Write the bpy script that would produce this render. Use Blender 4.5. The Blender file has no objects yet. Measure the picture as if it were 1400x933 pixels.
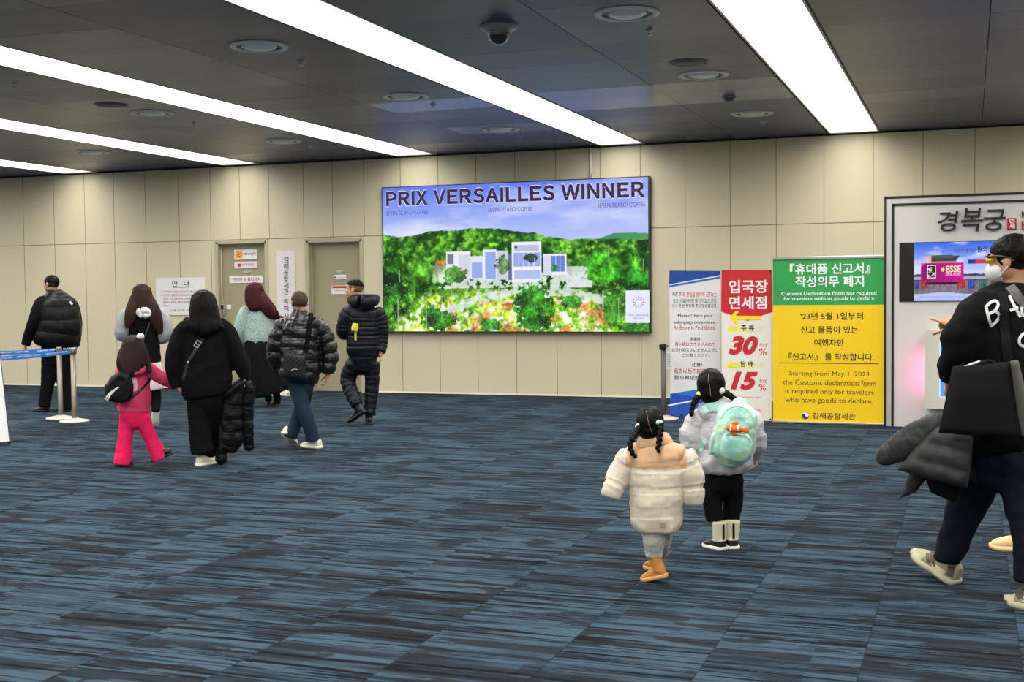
import bpy, bmesh, math, random
import numpy as np
from mathutils import Vector, Matrix, noise
from mathutils.bvhtree import BVHTree

random.seed(7)
SC = bpy.context.scene
COL = SC.collection
D2R = math.pi / 180

# ------------------------------------------------------------------ camera, world, exposure
def make_camera():
    f_px, yaw, pitch, roll = 1696.96, .353048, -.038985, -.0100018
    cy, sy, cp, sp = math.cos(yaw), math.sin(yaw), math.cos(pitch), math.sin(pitch)
    F = Vector((-sy * cp, cy * cp, sp)); R = Vector((cy, sy, 0)); U = R.cross(F)
    c, s = math.cos(roll), math.sin(roll)
    X, Y = R * c + U * s, U * c - R * s
    cd = bpy.data.cameras.new('camera'); cam = bpy.data.objects.new('camera', cd); COL.objects.link(cam)
    cd.sensor_width = 36; cd.lens = f_px / 1400 * 36; cd.clip_end = 200
    m = Matrix((X, Y, -F)).transposed().to_4x4(); m.translation = Vector((0, -17.44683, 1.55))
    cam.matrix_world = m
    SC.camera = cam
make_camera()
w = bpy.data.worlds.new('world'); SC.world = w; w.use_nodes = True
w.node_tree.nodes['Background'].inputs[0].default_value = (.9, .95, 1, 1)
w.node_tree.nodes['Background'].inputs[1].default_value = .0
vs = SC.view_settings
SC.display_settings.display_device = 'sRGB'
vs.view_transform = 'Standard'; vs.look = 'None'; vs.gamma = 1; vs.use_curve_mapping = False
vs.exposure = 0.0
STRIP = 21.0          # radiance of the ceiling light strips
SCREEN = 1.0         # brightness of the advertising screen
SC.cycles.use_denoising = True
SC.cycles.max_bounces = 8; SC.cycles.diffuse_bounces = 5
SC.cycles.sample_clamp_indirect = 6

# ------------------------------------------------------------------ materials
def srgb(r, g=None, b=None):
    if g is None: r, g, b = r
    f = lambda c: (c / 255 / 12.92) if c / 255 <= .04045 else ((c / 255 + .055) / 1.055) ** 2.4
    return (f(r), f(g), f(b), 1)
MATS = {}
def nd(nt, t, **kw):
    n = nt.nodes.new(t)
    for k, v in kw.items():
        if k.startswith('i_'):
            key = k[2:]; key = int(key) if key.isdigit() else key.replace('_', ' ')
            if isinstance(v, bpy.types.NodeSocket): nt.links.new(v, n.inputs[key])
            else: n.inputs[key].default_value = v
        else: setattr(n, k, v)
    return n
def base_mat(name):
    m = bpy.data.materials.new(name); m.use_nodes = True
    nt = m.node_tree; return m, nt, nt.nodes['Principled BSDF']
def plain(name, col, rough=.6, metal=0, spec=.5, bump=0, bscale=40, var=0, stretch=(1, 1, 1), coat=0, sheen=0):
    """one colour with a little cloudy variation and bump"""
    if name in MATS: return MATS[name]
    m, nt, b = base_mat(name); MATS[name] = m
    b.inputs['Roughness'].default_value = rough; b.inputs['Metallic'].default_value = metal
    b.inputs['Specular IOR Level'].default_value = spec; b.inputs['Coat Weight'].default_value = coat
    if sheen: b.inputs['Sheen Weight'].default_value = sheen
    b.inputs['Base Color'].default_value = col
    if bump or var:
        tc = nd(nt, 'ShaderNodeTexCoord'); mp = nd(nt, 'ShaderNodeMapping', i_Vector=tc.outputs['Object']); mp.inputs['Scale'].default_value = stretch
        nz = nd(nt, 'ShaderNodeTexNoise', i_Vector=mp.outputs[0], i_Scale=bscale, i_Detail=3.)
        if bump:
            bp = nd(nt, 'ShaderNodeBump', i_Height=nz.outputs['Fac'], i_Strength=bump, i_Distance=.004)
            nt.links.new(bp.outputs[0], b.inputs['Normal'])
        if var:
            mx = nd(nt, 'ShaderNodeMix', data_type='RGBA', i_0=nz.outputs['Fac'])
            mx.inputs[6].default_value = tuple(c * (1 - var) for c in col[:3]) + (1,)
            mx.inputs[7].default_value = tuple(min(1, c * (1 + var)) for c in col[:3]) + (1,)
            nt.links.new(mx.outputs[2], b.inputs['Base Color'])
    return m
def glow(name, col, strength=1.0):
    if name in MATS: return MATS[name]
    m, nt, b = base_mat(name); MATS[name] = m
    b.inputs['Base Color'].default_value = (.005, .005, .005, 1); b.inputs['Specular IOR Level'].default_value = .05; b.inputs['Emission Color'].default_value = col; b.inputs['Emission Strength'].default_value = strength
    b.inputs['Roughness'].default_value = .4
    return m
def glow_attr(name, strength=1.0):
    m, nt, b = base_mat(name)
    a = nd(nt, 'ShaderNodeVertexColor', layer_name='paint')
    b.inputs['Base Color'].default_value = (.005, .005, .005, 1); b.inputs['Specular IOR Level'].default_value = .1; b.inputs['Roughness'].default_value = .3
    nt.links.new(a.outputs[0], b.inputs['Emission Color']); b.inputs['Emission Strength'].default_value = strength
    return m

# ------------------------------------------------------------------ mesh helpers
def link(name, me, parent=None, mats=(), loc=None):
    o = bpy.data.objects.new(name, me); COL.objects.link(o)
    for m in mats: me.materials.append(m)
    if parent: o.parent = parent
    if loc: o.location = loc
    return o
def mk(name, verts, faces, mat, parent=None, smooth=False, loc=None):
    me = bpy.data.meshes.new(name); me.from_pydata([tuple(v) for v in verts], [], faces); me.update()
    if smooth: me.shade_smooth()
    return link(name, me, parent, mat if isinstance(mat, (list, tuple)) else [mat], loc)
def obj_bm(name, bm, mat, parent=None, smooth=False, loc=None, bevel=0):
    me = bpy.data.meshes.new(name); bmesh.ops.recalc_face_normals(bm, faces=bm.faces[:]); bm.to_mesh(me); bm.free()
    if smooth: me.shade_smooth()
    o = link(name, me, parent, mat if isinstance(mat, (list, tuple)) else [mat], loc)
    if bevel:
        md = o.modifiers.new('bevel', 'BEVEL'); md.width = bevel; md.segments = 2; md.limit_method = 'ANGLE'
    return o
def box(bm, x0, x1, y0, y1, z0, z1, mi=0):
    v = [bm.verts.new(p) for p in ((x0, y0, z0), (x1, y0, z0), (x1, y1, z0), (x0, y1, z0), (x0, y0, z1), (x1, y0, z1), (x1, y1, z1), (x0, y1, z1))]
    for f in ((3, 2, 1, 0), (4, 5, 6, 7), (0, 1, 5, 4), (1, 2, 6, 5), (2, 3, 7, 6), (3, 0, 4, 7)):
        bm.faces.new([v[i] for i in f]).material_index = mi
def lathe(bm, prof, seg=32, c=(0, 0, 0), mi=0):
    rings = []
    for r, z in prof:
        if r < 1e-6: rings.append([bm.verts.new((c[0], c[1], c[2] + z))])
        else: rings.append([bm.verts.new((c[0] + r * math.cos(2 * math.pi * i / seg), c[1] + r * math.sin(2 * math.pi * i / seg), c[2] + z)) for i in range(seg)])
    for a, b in zip(rings, rings[1:]):
        for i in range(seg):
            j = (i + 1) % seg
            q = [a[i % len(a)], a[j % len(a)], b[j % len(b)], b[i % len(b)]]
            u = []
            for v in q:
                if v not in u: u.append(v)
            if len(u) > 2: bm.faces.new(u).material_index = mi
def prism(bm, poly, y0, y1, mi=0):
    """polygon given in x,z, extruded from y0 to y1"""
    a = [bm.verts.new((x, y0, z)) for x, z in poly]; b = [bm.verts.new((x, y1, z)) for x, z in poly]
    n = len(poly)
    bm.faces.new(a).material_index = mi; bm.faces.new(b[::-1]).material_index = mi
    for i in range(n): bm.faces.new([a[i], b[i], b[(i + 1) % n], a[(i + 1) % n]]).material_index = mi
def ell(bm, c, rx, ry, rz, mat=None, sub=3):
    r = bmesh.ops.create_icosphere(bm, subdivisions=sub, radius=1)
    M = Matrix.Translation(Vector(c)) @ (mat.to_4x4() if mat else Matrix()) @ Matrix.Diagonal((rx, ry, rz, 1))
    bmesh.ops.transform(bm, matrix=M, verts=r['verts']); return r['verts']
def tag(o, label, cat, group=None, kind=None):
    if label: o['label'] = label
    if cat: o['category'] = cat
    if group: o['group'] = group
    if kind: o['kind'] = kind
    return o
def empty(name, loc, label=None, cat=None, group=None, rz=0):
    o = bpy.data.objects.new(name, None); COL.objects.link(o); o.location = loc; o.rotation_euler = (0, 0, rz); o.empty_display_size = .1
    return tag(o, label, cat, group)
def struct(o):
    o['kind'] = 'structure'; return o
def copy_tree(o, parent=None):
    c = o.copy(); COL.objects.link(c)
    if parent: c.parent = parent
    for ch in list(o.children): copy_tree(ch, c)
    return c

# ------------------------------------------------------------------ lettering
_tx = {}
def glyphs(body, bold=0., shear=0.):
    """outline of a line of text, scaled into the unit box"""
    k = (body, bold, shear)
    if k in _tx: return _tx[k]
    cu = bpy.data.curves.new('lettering', 'FONT'); cu.body = body; cu.offset = bold; cu.shear = shear; cu.resolution_u = 3
    o = bpy.data.objects.new('lettering', cu); COL.objects.link(o)
    dg = bpy.context.evaluated_depsgraph_get()
    me = bpy.data.meshes.new_from_object(o.evaluated_get(dg))
    v = np.array([q.co[:2] for q in me.vertices]); f = [tuple(p.vertices) for p in me.polygons]
    v = (v - v.min(0)) / np.maximum(v.max(0) - v.min(0), 1e-6)
    bpy.data.objects.remove(o); bpy.data.curves.remove(cu); bpy.data.meshes.remove(me)
    _tx[k] = (v, f); return _tx[k]
ADV = dict(P=(.667, .07, .03), R=(.722, .07, .01), I=(.278, .07, .07), X=(.667, .01, .01), V=(.667, .01, .01), E=(.667, .07, .04), S=(.667, .04, .04), A=(.722, .01, .01), L=(.611, .07, .02), W=(.944, .005, .005), N=(.722, .07, .07))
class Letters:
    def grotesque(s, body, b, y, bold):
        """capitals spaced as in a plain grotesque face"""
        W_ = sum(ADV[c][0] if c != ' ' else .278 for c in body) - .08; x = -.04; k = (b[1] - b[0]) / W_
        for c in body:
            if c == ' ': x += .278; continue
            w_, l, r = ADV[c]
            if c == 'I':
                m_ = b[0] + (x + .139 - .03) * k; hw_ = (.058 + bold * .9) * k; s.rect((m_ - hw_, m_ + hw_, b[2], b[3]), y); x += w_; continue
            g = .02 * (c == 'S'); s.add(chr(ord(c) + 0xFEE0), (b[0] + (x + l - .03) * k, b[0] + (x + w_ - r - .03) * k, b[2] - g * (b[3] - b[2]), b[3] + g * (b[3] - b[2])), y, bold * 1.6); x += w_
        return s
    def __init__(s): s.v = []; s.f = []
    def add(s, body, b, y, bold=0., shear=0.):
        v, f = glyphs(body, bold, shear); n = len(s.v)
        s.v += [(b[0] + (b[1] - b[0]) * a, y, b[2] + (b[3] - b[2]) * c) for a, c in v]
        s.f += [tuple(i + n for i in q) for q in f]; return s
    def rect(s, b, y): return s.poly([(b[0], b[2]), (b[1], b[2]), (b[1], b[3]), (b[0], b[3])], y)
    def poly(s, p, y):
        n = len(s.v); s.v += [(x, y, z) for x, z in p]; s.f.append(tuple(range(n, n + len(p)))); return s
    def build(s, name, mat, parent): return mk(name, s.v, s.f, mat, parent)

def lines(name, items, mat, parent, y, bold, shear=0., off=lambda q: q):
    for s, b in items: Letters().add(s, off(b), y, bold, shear).build(name, mat, parent)
# measured poses: metres, each figure in its own frame (x along the view, z up), tubes are (turn, end, [(x, y, z, half width, half depth)...])
PEOPLE = {'vest_man':{'at':(-11.625,-3.849,0.707),'head':((-0.007,0.0,1.724),0.248,45,0),'hands':[((-0.356,-0.05,0.904),(-0.386,-0.05,0.797),35,1),((0.283,0.1,0.873),(0.29,0.1,0.742),35,-1)],'t':{'torso':[(35,'f',[(0.039,0.0,0.902,0.307,0.218),(0.05,0.0,0.981,0.337,0.238),(0.073,0.0,1.169,0.327,0.238),(0.059,0.0,1.367,0.307,0.208),(0.052,0.0,1.476,0.288,0.178),(0.045,0.0,1.555,0.198,0.139),(0.037,0.0,1.635,0.099,0.099)])],'sl':[(0,'f',[(-0.132,-0.1,1.459,0.099,0.099),(-0.191,-0.14,1.304,0.098,0.098),(-0.258,-0.12,1.148,0.084,0.084),(-0.327,-0.05,0.982,0.064,0.064),(-0.347,-0.05,0.913,0.059,0.059)]),(0,'f',[(0.249,0.1,1.434,0.09,0.09),(0.301,0.13,1.212,0.08,0.08),(0.296,0.12,1.012,0.07,0.07),(0.283,0.1,0.883,0.06,0.06)])],'pel':[(35,'r',[(0.051,0.0,1.001,0.218,0.169),(0.047,0.0,0.843,0.218,0.169),(0.044,0.0,0.724,0.178,0.149)])],'leg':[(0,'f',[(-0.038,0.0,0.775,0.119,0.119),(-0.073,0.0,0.45,0.094,0.094),(-0.116,0.0,0.184,0.079,0.079),(-0.128,0.0,0.075,0.084,0.084)]),(0,'f',[(0.12,0.0,0.771,0.119,0.119),(0.122,0.0,0.443,0.099,0.099),(0.153,0.0,0.143,0.084,0.084),(0.16,0.0,0.043,0.089,0.089)])]},
'shoes':[((-0.074,0.06,0.0),(-0.28,0.14,0.0),0.1,0.1),((0.215,-0.02,0.0),(0.0,0.06,0.0),0.1,0.1)],'x':{'logo':[(0.211,0.0,1.494),(0.239,0.0,1.474),(0.266,0.0,1.434),(0.238,0.0,1.434),(0.211,0.0,1.474)],'logo2':[(0.22,0.0,1.484),(0.257,0.0,1.449)]}},
'phone_woman':{'at':(-9.116,-5.163,0.638),'head':((-0.059,0.0,1.553),0.226,0,-12),'hands':[((-0.204,0.25,1.082),(-0.136,0.3,1.158),30,1),((0.056,0.25,1.077),(-0.001,0.3,1.156),30,-1)],'t':{'torso':[(0,'f',[(-0.034,0.0,0.774,0.182,0.122),(-0.039,0.0,0.948,0.174,0.113),(-0.043,0.0,1.121,0.182,0.113),(-0.049,0.0,1.251,0.208,0.104),(-0.047,0.0,1.329,0.208,0.095),(-0.046,0.0,1.406,0.122,0.078),(-0.045,0.0,1.458,0.069,0.061)])],'sl':[(0,'f',[(-0.237,0.0,1.331,0.078,0.078),(-0.273,0.0,1.211,0.087,0.087),(-0.292,0.03,1.099,0.078,0.078),(-0.204,0.24,1.082,0.053,0.053)]),(0,'f',[(0.152,0.0,1.317,0.078,0.078),(0.199,0.0,1.177,0.091,0.091),(0.164,0.03,1.064,0.083,0.083),(0.056,0.24,1.077,0.053,0.053)])],'skirt':[(0,'f',[(-0.033,0.0,0.835,0.165,0.104),(-0.036,0.0,0.688,0.191,0.122),(-0.032,0.0,0.453,0.2,0.13)])],'pel':[(0,'r',[(-0.032,0.0,0.861,0.148,0.095),(-0.036,0.0,0.688,0.156,0.104),(-0.039,0.0,0.514,0.148,0.104)])],'leg':[(0,'f',[(-0.112,0.0,0.603,0.078,0.078),(-0.126,0.0,0.318,0.065,0.065),(-0.132,0.0,0.066,0.052,0.052)]),(0,'f',[(0.046,0.0,0.599,0.078,0.078),(0.074,0.0,0.337,0.065,0.065),(0.07,-0.06,0.186,0.048,0.048)])],'hair':[(0,'r',[(-0.058,-0.01,1.596,0.117,0.104),(-0.06,-0.04,1.493,0.13,0.095),(-0.062,-0.07,1.424,0.13,0.069)]),(0,'r',[(-0.126,-0.03,1.528,0.069,0.069),(-0.169,-0.09,1.392,0.078,0.052),(-0.204,-0.11,1.273,0.06,0.03),(-0.222,-0.11,1.204,0.034,0.022)]),(0,'r',[(0.006,-0.03,1.527,0.069,0.069),(0.061,-0.09,1.388,0.086,0.052),(0.108,-0.11,1.25,0.069,0.03),(0.139,-0.09,1.12,0.035,0.022)])],'hood':[(0,'r',[(-0.12,-0.11,1.365,0.026,0.034),(-0.038,-0.14,1.382,0.052,0.043),(0.044,-0.11,1.355,0.026,0.034)]),(0,'r',[(-0.096,-0.12,1.34,0.026,0.034),(-0.039,-0.14,1.322,0.043,0.034),(0.027,-0.12,1.338,0.026,0.034)])]},
'shoes':[((-0.133,-0.06,0.0),(-0.126,0.18,0.0),0.095,0.1),((0.079,-0.06,0.211),(0.05,0.03,-0.031),0.105,0.1)],'x':{'strap':[(0.025,0.0,1.241),(-0.036,0.0,1.078),(-0.123,0.0,0.863)]}},
'pink_girl':{'at':(-7.095,-8.005,0.644),'head':((-0.061,0.0,1.074),0.208,15,0),'hands':[((-0.199,0.05,0.567),(-0.194,0.06,0.506),35,1),((0.312,0.02,0.72),(0.371,0.02,0.698),45,-1)],'t':{'torso':[(15,'f',[(-0.06,0.0,0.506,0.147,0.1),(-0.059,0.0,0.546,0.141,0.1),(-0.058,0.0,0.6,0.154,0.107),(-0.055,0.0,0.72,0.141,0.094),(-0.053,0.0,0.84,0.141,0.087),(-0.052,0.0,0.9,0.127,0.074),(-0.051,0.0,0.954,0.067,0.054)])],'sl':[(0,'f',[(-0.154,0.0,0.883,0.06,0.06),(-0.188,-0.02,0.759,0.057,0.057),(-0.211,0.04,0.622,0.047,0.047),(-0.199,0.05,0.574,0.04,0.04)]),(0,'f',[(0.057,0.0,0.897,0.06,0.06),(0.139,0.0,0.828,0.06,0.06),(0.228,0.0,0.772,0.054,0.054),(0.306,0.02,0.721,0.044,0.044)])],'pel':[(15,'r',[(-0.059,0.0,0.573,0.127,0.087),(-0.06,0.0,0.479,0.134,0.094),(-0.062,0.0,0.412,0.121,0.087)])],'leg':[(0,'f',[(-0.119,0.0,0.441,0.077,0.077),(-0.148,0.0,0.269,0.064,0.064),(-0.164,0.0,0.109,0.077,0.077),(-0.172,0.0,0.029,0.087,0.087)]),(0,'f',[(0.003,0.0,0.437,0.077,0.077),(0.07,0.0,0.259,0.064,0.064),(0.125,0.0,0.142,0.07,0.07),(0.162,0.0,0.066,0.08,0.08)])],'hood':[(0,'r',[(-0.147,-0.03,0.911,0.027,0.033),(-0.102,-0.1,0.881,0.033,0.04),(-0.052,-0.12,0.867,0.033,0.04),(0.005,-0.1,0.878,0.033,0.04),(0.051,-0.03,0.912,0.027,0.033)])],'hair':[(0,'r',[(-0.06,-0.01,1.094,0.107,0.107),(-0.062,-0.05,1.016,0.12,0.087),(-0.076,-0.09,0.946,0.12,0.06),(-0.096,-0.12,0.888,0.086,0.033),(-0.115,-0.13,0.85,0.046,0.02)]),(0,'r',[(0.034,-0.02,1.039,0.033,0.04),(0.058,-0.05,0.96,0.03,0.033),(0.081,-0.09,0.868,0.02,0.02)]),(0,'r',[(-0.15,-0.02,1.044,0.04,0.04),(-0.171,-0.05,0.946,0.04,0.033),(-0.153,-0.08,0.861,0.027,0.02)])]},
'shoes':[((-0.089,-0.04,0.0),(-0.23,0.03,0.0),0.07,0.075),((0.259,-0.07,0.097),(0.078,0.03,0.019),0.07,0.075)],'x':{'print':[(-0.106,0.0,0.762),(-0.056,0.0,0.713),(-0.06,0.0,0.814)],'tie':[(0.005,-0.08,1.188)],'strap':[(0.087,0.0,0.803),(0.015,0.0,0.718),(-0.07,0.0,0.647),(-0.122,0.0,0.609)],'bag':[(-0.187,-0.15,0.735)]}},
'hoodie_woman':{'at':(-6.524,-7.84,0.597),'head':((0.002,0.0,1.461),0.227,0,0),'hands':[((-0.237,0.0,0.729),(-0.193,0.02,0.68),45,1),((0.354,0.0,0.8),(0.352,0.0,0.712),75,-1)],'t':{'torso':[(0,'f',[(0.019,0.0,0.648,0.213,0.147),(0.013,0.0,0.695,0.22,0.153),(0.016,0.0,0.815,0.234,0.147),(0.006,0.0,0.982,0.227,0.133),(0.002,0.0,1.148,0.213,0.12),(0.004,0.0,1.248,0.193,0.1),(0.006,0.0,1.308,0.127,0.087),(0.007,0.0,1.361,0.073,0.067)])],'sl':[(0,'f',[(-0.182,0.0,1.238,0.08,0.08),(-0.237,0.0,1.067,0.087,0.087),(-0.265,0.0,0.902,0.08,0.08),(-0.249,0.0,0.776,0.063,0.063),(-0.237,0.0,0.729,0.057,0.057)]),(0,'f',[(0.192,0.0,1.232,0.08,0.08),(0.267,0.0,1.056,0.087,0.087),(0.329,0.0,0.908,0.08,0.08),(0.354,0.0,0.826,0.063,0.063),(0.354,0.0,0.793,0.057,0.057)])],'hood':[(0,'r',[(-0.142,0.0,1.31,0.04,0.053),(-0.091,-0.08,1.272,0.046,0.06),(0.004,-0.13,1.245,0.053,0.073),(0.107,-0.08,1.268,0.046,0.06),(0.161,0.0,1.305,0.04,0.053)])],'pel':[(0,'r',[(0.014,0.0,0.715,0.173,0.12),(0.005,0.0,0.595,0.173,0.12),(0.004,0.0,0.542,0.147,0.107)])],'leg':[(0,'f',[(-0.06,0.0,0.571,0.103,0.103),(-0.052,0.0,0.35,0.1,0.1),(-0.041,0.0,0.209,0.103,0.103),(-0.03,0.0,0.129,0.107,0.107)]),(0,'f',[(0.082,0.02,0.564,0.1,0.1),(0.059,0.1,0.336,0.087,0.087),(0.037,0.2,0.169,0.088,0.088),(0.029,0.26,0.108,0.089,0.089)])],'hair':[(0,'r',[(0.003,-0.005,1.494,0.12,0.113),(0.007,-0.04,1.401,0.133,0.1),(0.019,-0.08,1.329,0.133,0.066),(0.031,-0.11,1.283,0.112,0.046)]),(0,'r',[(0.091,-0.03,1.38,0.047,0.047),(0.127,-0.08,1.301,0.033,0.033),(0.159,-0.1,1.261,0.02,0.02)])]},
'shoes':[((-0.077,-0.03,0.0),(0.093,0.17,0.0),0.1,0.1),((0.014,0.24,0.0),(0.062,0.47,0.0),0.1,0.1)],'x':{'strap':[(-0.004,0.0,1.168),(-0.057,0.0,1.096),(-0.11,0.0,1.004),(-0.143,0.0,0.952)],'buckle':[(-0.056,0.0,1.116)],'strap2':[(-0.143,0.0,0.952),(-0.191,0.0,0.787)]}},
'mint_woman':{'at':(-9.096,-2.442,0.545),'head':((-0.211,0.0,1.589),0.234,15,0),'hands':[((-0.394,0.08,0.89),(-0.366,0.1,0.797),35,1),((0.105,0.08,0.84),(0.093,0.1,0.738),35,-1)],'t':{'torso':[(-5,'f',[(-0.164,0.0,0.889,0.193,0.132),(-0.163,0.0,0.95,0.209,0.142),(-0.161,0.0,1.031,0.214,0.142),(-0.159,0.0,1.163,0.214,0.132),(-0.157,0.0,1.284,0.224,0.122),(-0.166,0.0,1.355,0.163,0.102),(-0.184,0.0,1.427,0.081,0.071)])],'sl':[(0,'f',[(-0.335,0.0,1.317,0.087,0.087),(-0.407,0.0,1.136,0.087,0.087),(-0.43,0.02,0.994,0.076,0.076),(-0.393,0.08,0.9,0.061,0.061)]),(0,'f',[(0.032,0.0,1.302,0.087,0.087),(0.109,0.0,1.128,0.087,0.087),(0.137,0.02,0.965,0.076,0.076),(0.105,0.08,0.851,0.061,0.061)])],'skirt':[(-5,'f',[(-0.163,0.0,0.95,0.193,0.132),(-0.156,0.0,0.777,0.224,0.153),(-0.11,0.0,0.543,0.239,0.173),(-0.044,0.0,0.327,0.254,0.183),(-0.007,0.0,0.194,0.265,0.183)]),(0,'f',[(-0.046,-0.04,0.777,0.102,0.102),(0.049,-0.06,0.522,0.132,0.112),(0.125,-0.06,0.328,0.132,0.112),(0.134,-0.06,0.236,0.132,0.112)])],'pel':[(-5,'r',[(-0.163,0.0,0.93,0.163,0.112),(-0.157,0.0,0.727,0.173,0.122),(-0.13,0.0,0.574,0.163,0.122)])],'leg':[(0,'f',[(-0.07,-0.02,0.573,0.071,0.071),(0.025,-0.03,0.318,0.061,0.061),(0.072,-0.02,0.112,0.051,0.051),(0.061,0.0,0.039,0.051,0.051)]),(0,'f',[(-0.15,0.05,0.571,0.071,0.071),(-0.115,0.15,0.308,0.062,0.062),(-0.058,0.22,0.147,0.052,0.052),(-0.049,0.3,0.079,0.052,0.052)])],'hair':[(0,'r',[(-0.211,-0.005,1.609,0.132,0.122),(-0.202,-0.05,1.488,0.142,0.101),(-0.174,-0.09,1.397,0.132,0.071)]),(0,'r',[(-0.162,-0.04,1.548,0.102,0.081),(-0.075,-0.1,1.426,0.101,0.061),(0.022,-0.12,1.304,0.091,0.04),(0.111,-0.1,1.242,0.04,0.03),(0.16,-0.09,1.241,0.02,0.02)])]},
'shoes':[((0.08,-0.05,0.0),(-0.01,0.12,0.0),0.08,0.09),((-0.04,0.25,0.0),(-0.061,0.48,0.0),0.08,0.09)],'x':{}},
'bald_man':{'at':(-6.337,-6.403,0.521),'head':((-0.02,0.0,1.47),0.23,15,0),'hands':[((-0.229,0.09,0.795),(-0.202,0.14,0.732),40,1),((0.254,-0.02,0.74),(0.238,0.0,0.627),40,-1)],'t':{'torso':[(15,'f',[(-0.033,0.0,0.685,0.193,0.141),(-0.024,0.0,0.745,0.208,0.156),(-0.015,0.0,0.871,0.215,0.156),(-0.013,0.0,0.997,0.215,0.149),(-0.011,0.0,1.13,0.215,0.141),(-0.009,0.0,1.234,0.201,0.126),(-0.008,0.0,1.3,0.149,0.104),(-0.014,0.0,1.352,0.089,0.082),(-0.014,0.0,1.389,0.074,0.074)])],'sl':[(0,'f',[(-0.184,0.0,1.236,0.082,0.082),(-0.251,0.0,1.097,0.082,0.082),(-0.276,0.02,0.949,0.078,0.078),(-0.243,0.08,0.819,0.064,0.064)]),(0,'f',[(0.181,0.0,1.231,0.082,0.082),(0.252,0.0,1.081,0.085,0.085),(0.286,0.0,0.917,0.082,0.082),(0.262,-0.02,0.792,0.067,0.067),(0.254,-0.02,0.748,0.059,0.059)])],'pel':[(15,'r',[(-0.017,0.0,0.774,0.141,0.104),(-0.018,0.0,0.685,0.149,0.111),(-0.019,0.0,0.611,0.126,0.104)])],'leg':[(0,'f',[(-0.062,-0.02,0.658,0.085,0.085),(-0.021,-0.06,0.49,0.078,0.078),(0.034,-0.1,0.307,0.074,0.074),(0.082,-0.1,0.158,0.07,0.07),(0.096,-0.1,0.083,0.074,0.074)]),(0,'f',[(0.04,0.02,0.653,0.082,0.082),(0.008,0.06,0.471,0.075,0.075),(-0.054,0.08,0.292,0.071,0.071),(-0.107,0.05,0.162,0.067,0.067),(-0.13,0.04,0.104,0.071,0.071)])]},
'shoes':[((0.167,-0.14,0.0),(-0.015,0.06,0.0),0.11,0.105),((-0.195,0.0,0.147),(-0.089,0.2,0.0),0.1,0.1)],'x':{'strap':[(0.095,0.0,1.365),(0.079,0.0,1.24),(0.062,0.0,1.114),(0.03,0.0,0.966)],'bag':[(-0.073,-0.2,0.839)],'tag':[(-0.082,0.0,0.805)],'clip':[(0.092,0.0,1.151),(0.106,0.0,1.136)]}},
'navy_man':{'at':(-6.715,-4.274,0.471),'head':((-0.114,0.0,1.606),0.243,72,0),'hands':[((-0.28,0.26,1.143),(-0.333,0.33,1.168),40,1),((0.185,0.0,0.849),(0.183,0.01,0.753),40,-1)],'t':{'torso':[(30,'f',[(-0.014,0.0,0.826,0.2,0.139),(-0.013,0.0,0.878,0.217,0.148),(-0.012,0.0,0.982,0.217,0.148),(-0.01,0.0,1.121,0.208,0.139),(-0.008,0.0,1.242,0.217,0.13),(-0.007,0.0,1.328,0.213,0.122),(-0.014,0.0,1.397,0.156,0.104),(-0.03,0.0,1.458,0.095,0.087)])],'sl':[(0,'f',[(-0.186,-0.06,1.331,0.086,0.086),(-0.239,-0.05,1.203,0.082,0.082),(-0.242,0.0,1.089,0.078,0.078),(-0.28,0.24,1.135,0.062,0.062)]),(0,'f',[(0.175,0.06,1.308,0.087,0.087),(0.207,0.06,1.133,0.083,0.083),(0.204,0.05,0.977,0.074,0.074),(0.185,0.0,0.858,0.061,0.061)])],'hood':[(0,'r',[(-0.142,0.04,1.485,0.061,0.07),(-0.082,-0.06,1.459,0.086,0.095),(0.004,-0.1,1.45,0.103,0.103),(0.09,-0.05,1.466,0.087,0.087),(0.134,0.05,1.491,0.061,0.061)])],'pel':[(30,'r',[(-0.021,0.0,0.895,0.182,0.13),(-0.023,0.0,0.774,0.182,0.13),(-0.024,0.0,0.705,0.156,0.122)])],'leg':[(0,'f',[(-0.118,-0.02,0.742,0.108,0.108),(-0.199,0.03,0.55,0.096,0.096),(-0.157,-0.06,0.382,0.082,0.082),(-0.099,-0.14,0.25,0.073,0.073)]),(0,'f',[(0.08,0.02,0.737,0.104,0.104),(0.085,0.02,0.51,0.087,0.087),(0.064,0.0,0.286,0.078,0.078),(0.045,-0.02,0.123,0.074,0.074)])]},
'shoes':[((-0.006,-0.2,0.167),(-0.206,-0.02,0.015),0.095,0.1),((0.043,-0.06,0.0),(0.027,0.2,0.0),0.095,0.1)],'x':{'logo':[(0.128,0.0,1.396),(0.149,0.0,1.409),(0.171,0.0,1.395)],'pouch':[(-0.11,-0.24,1.163),(-0.103,-0.24,1.052)],'slogo':[(-0.117,0.0,0.237),(-0.082,0.0,0.254)]}},
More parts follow.
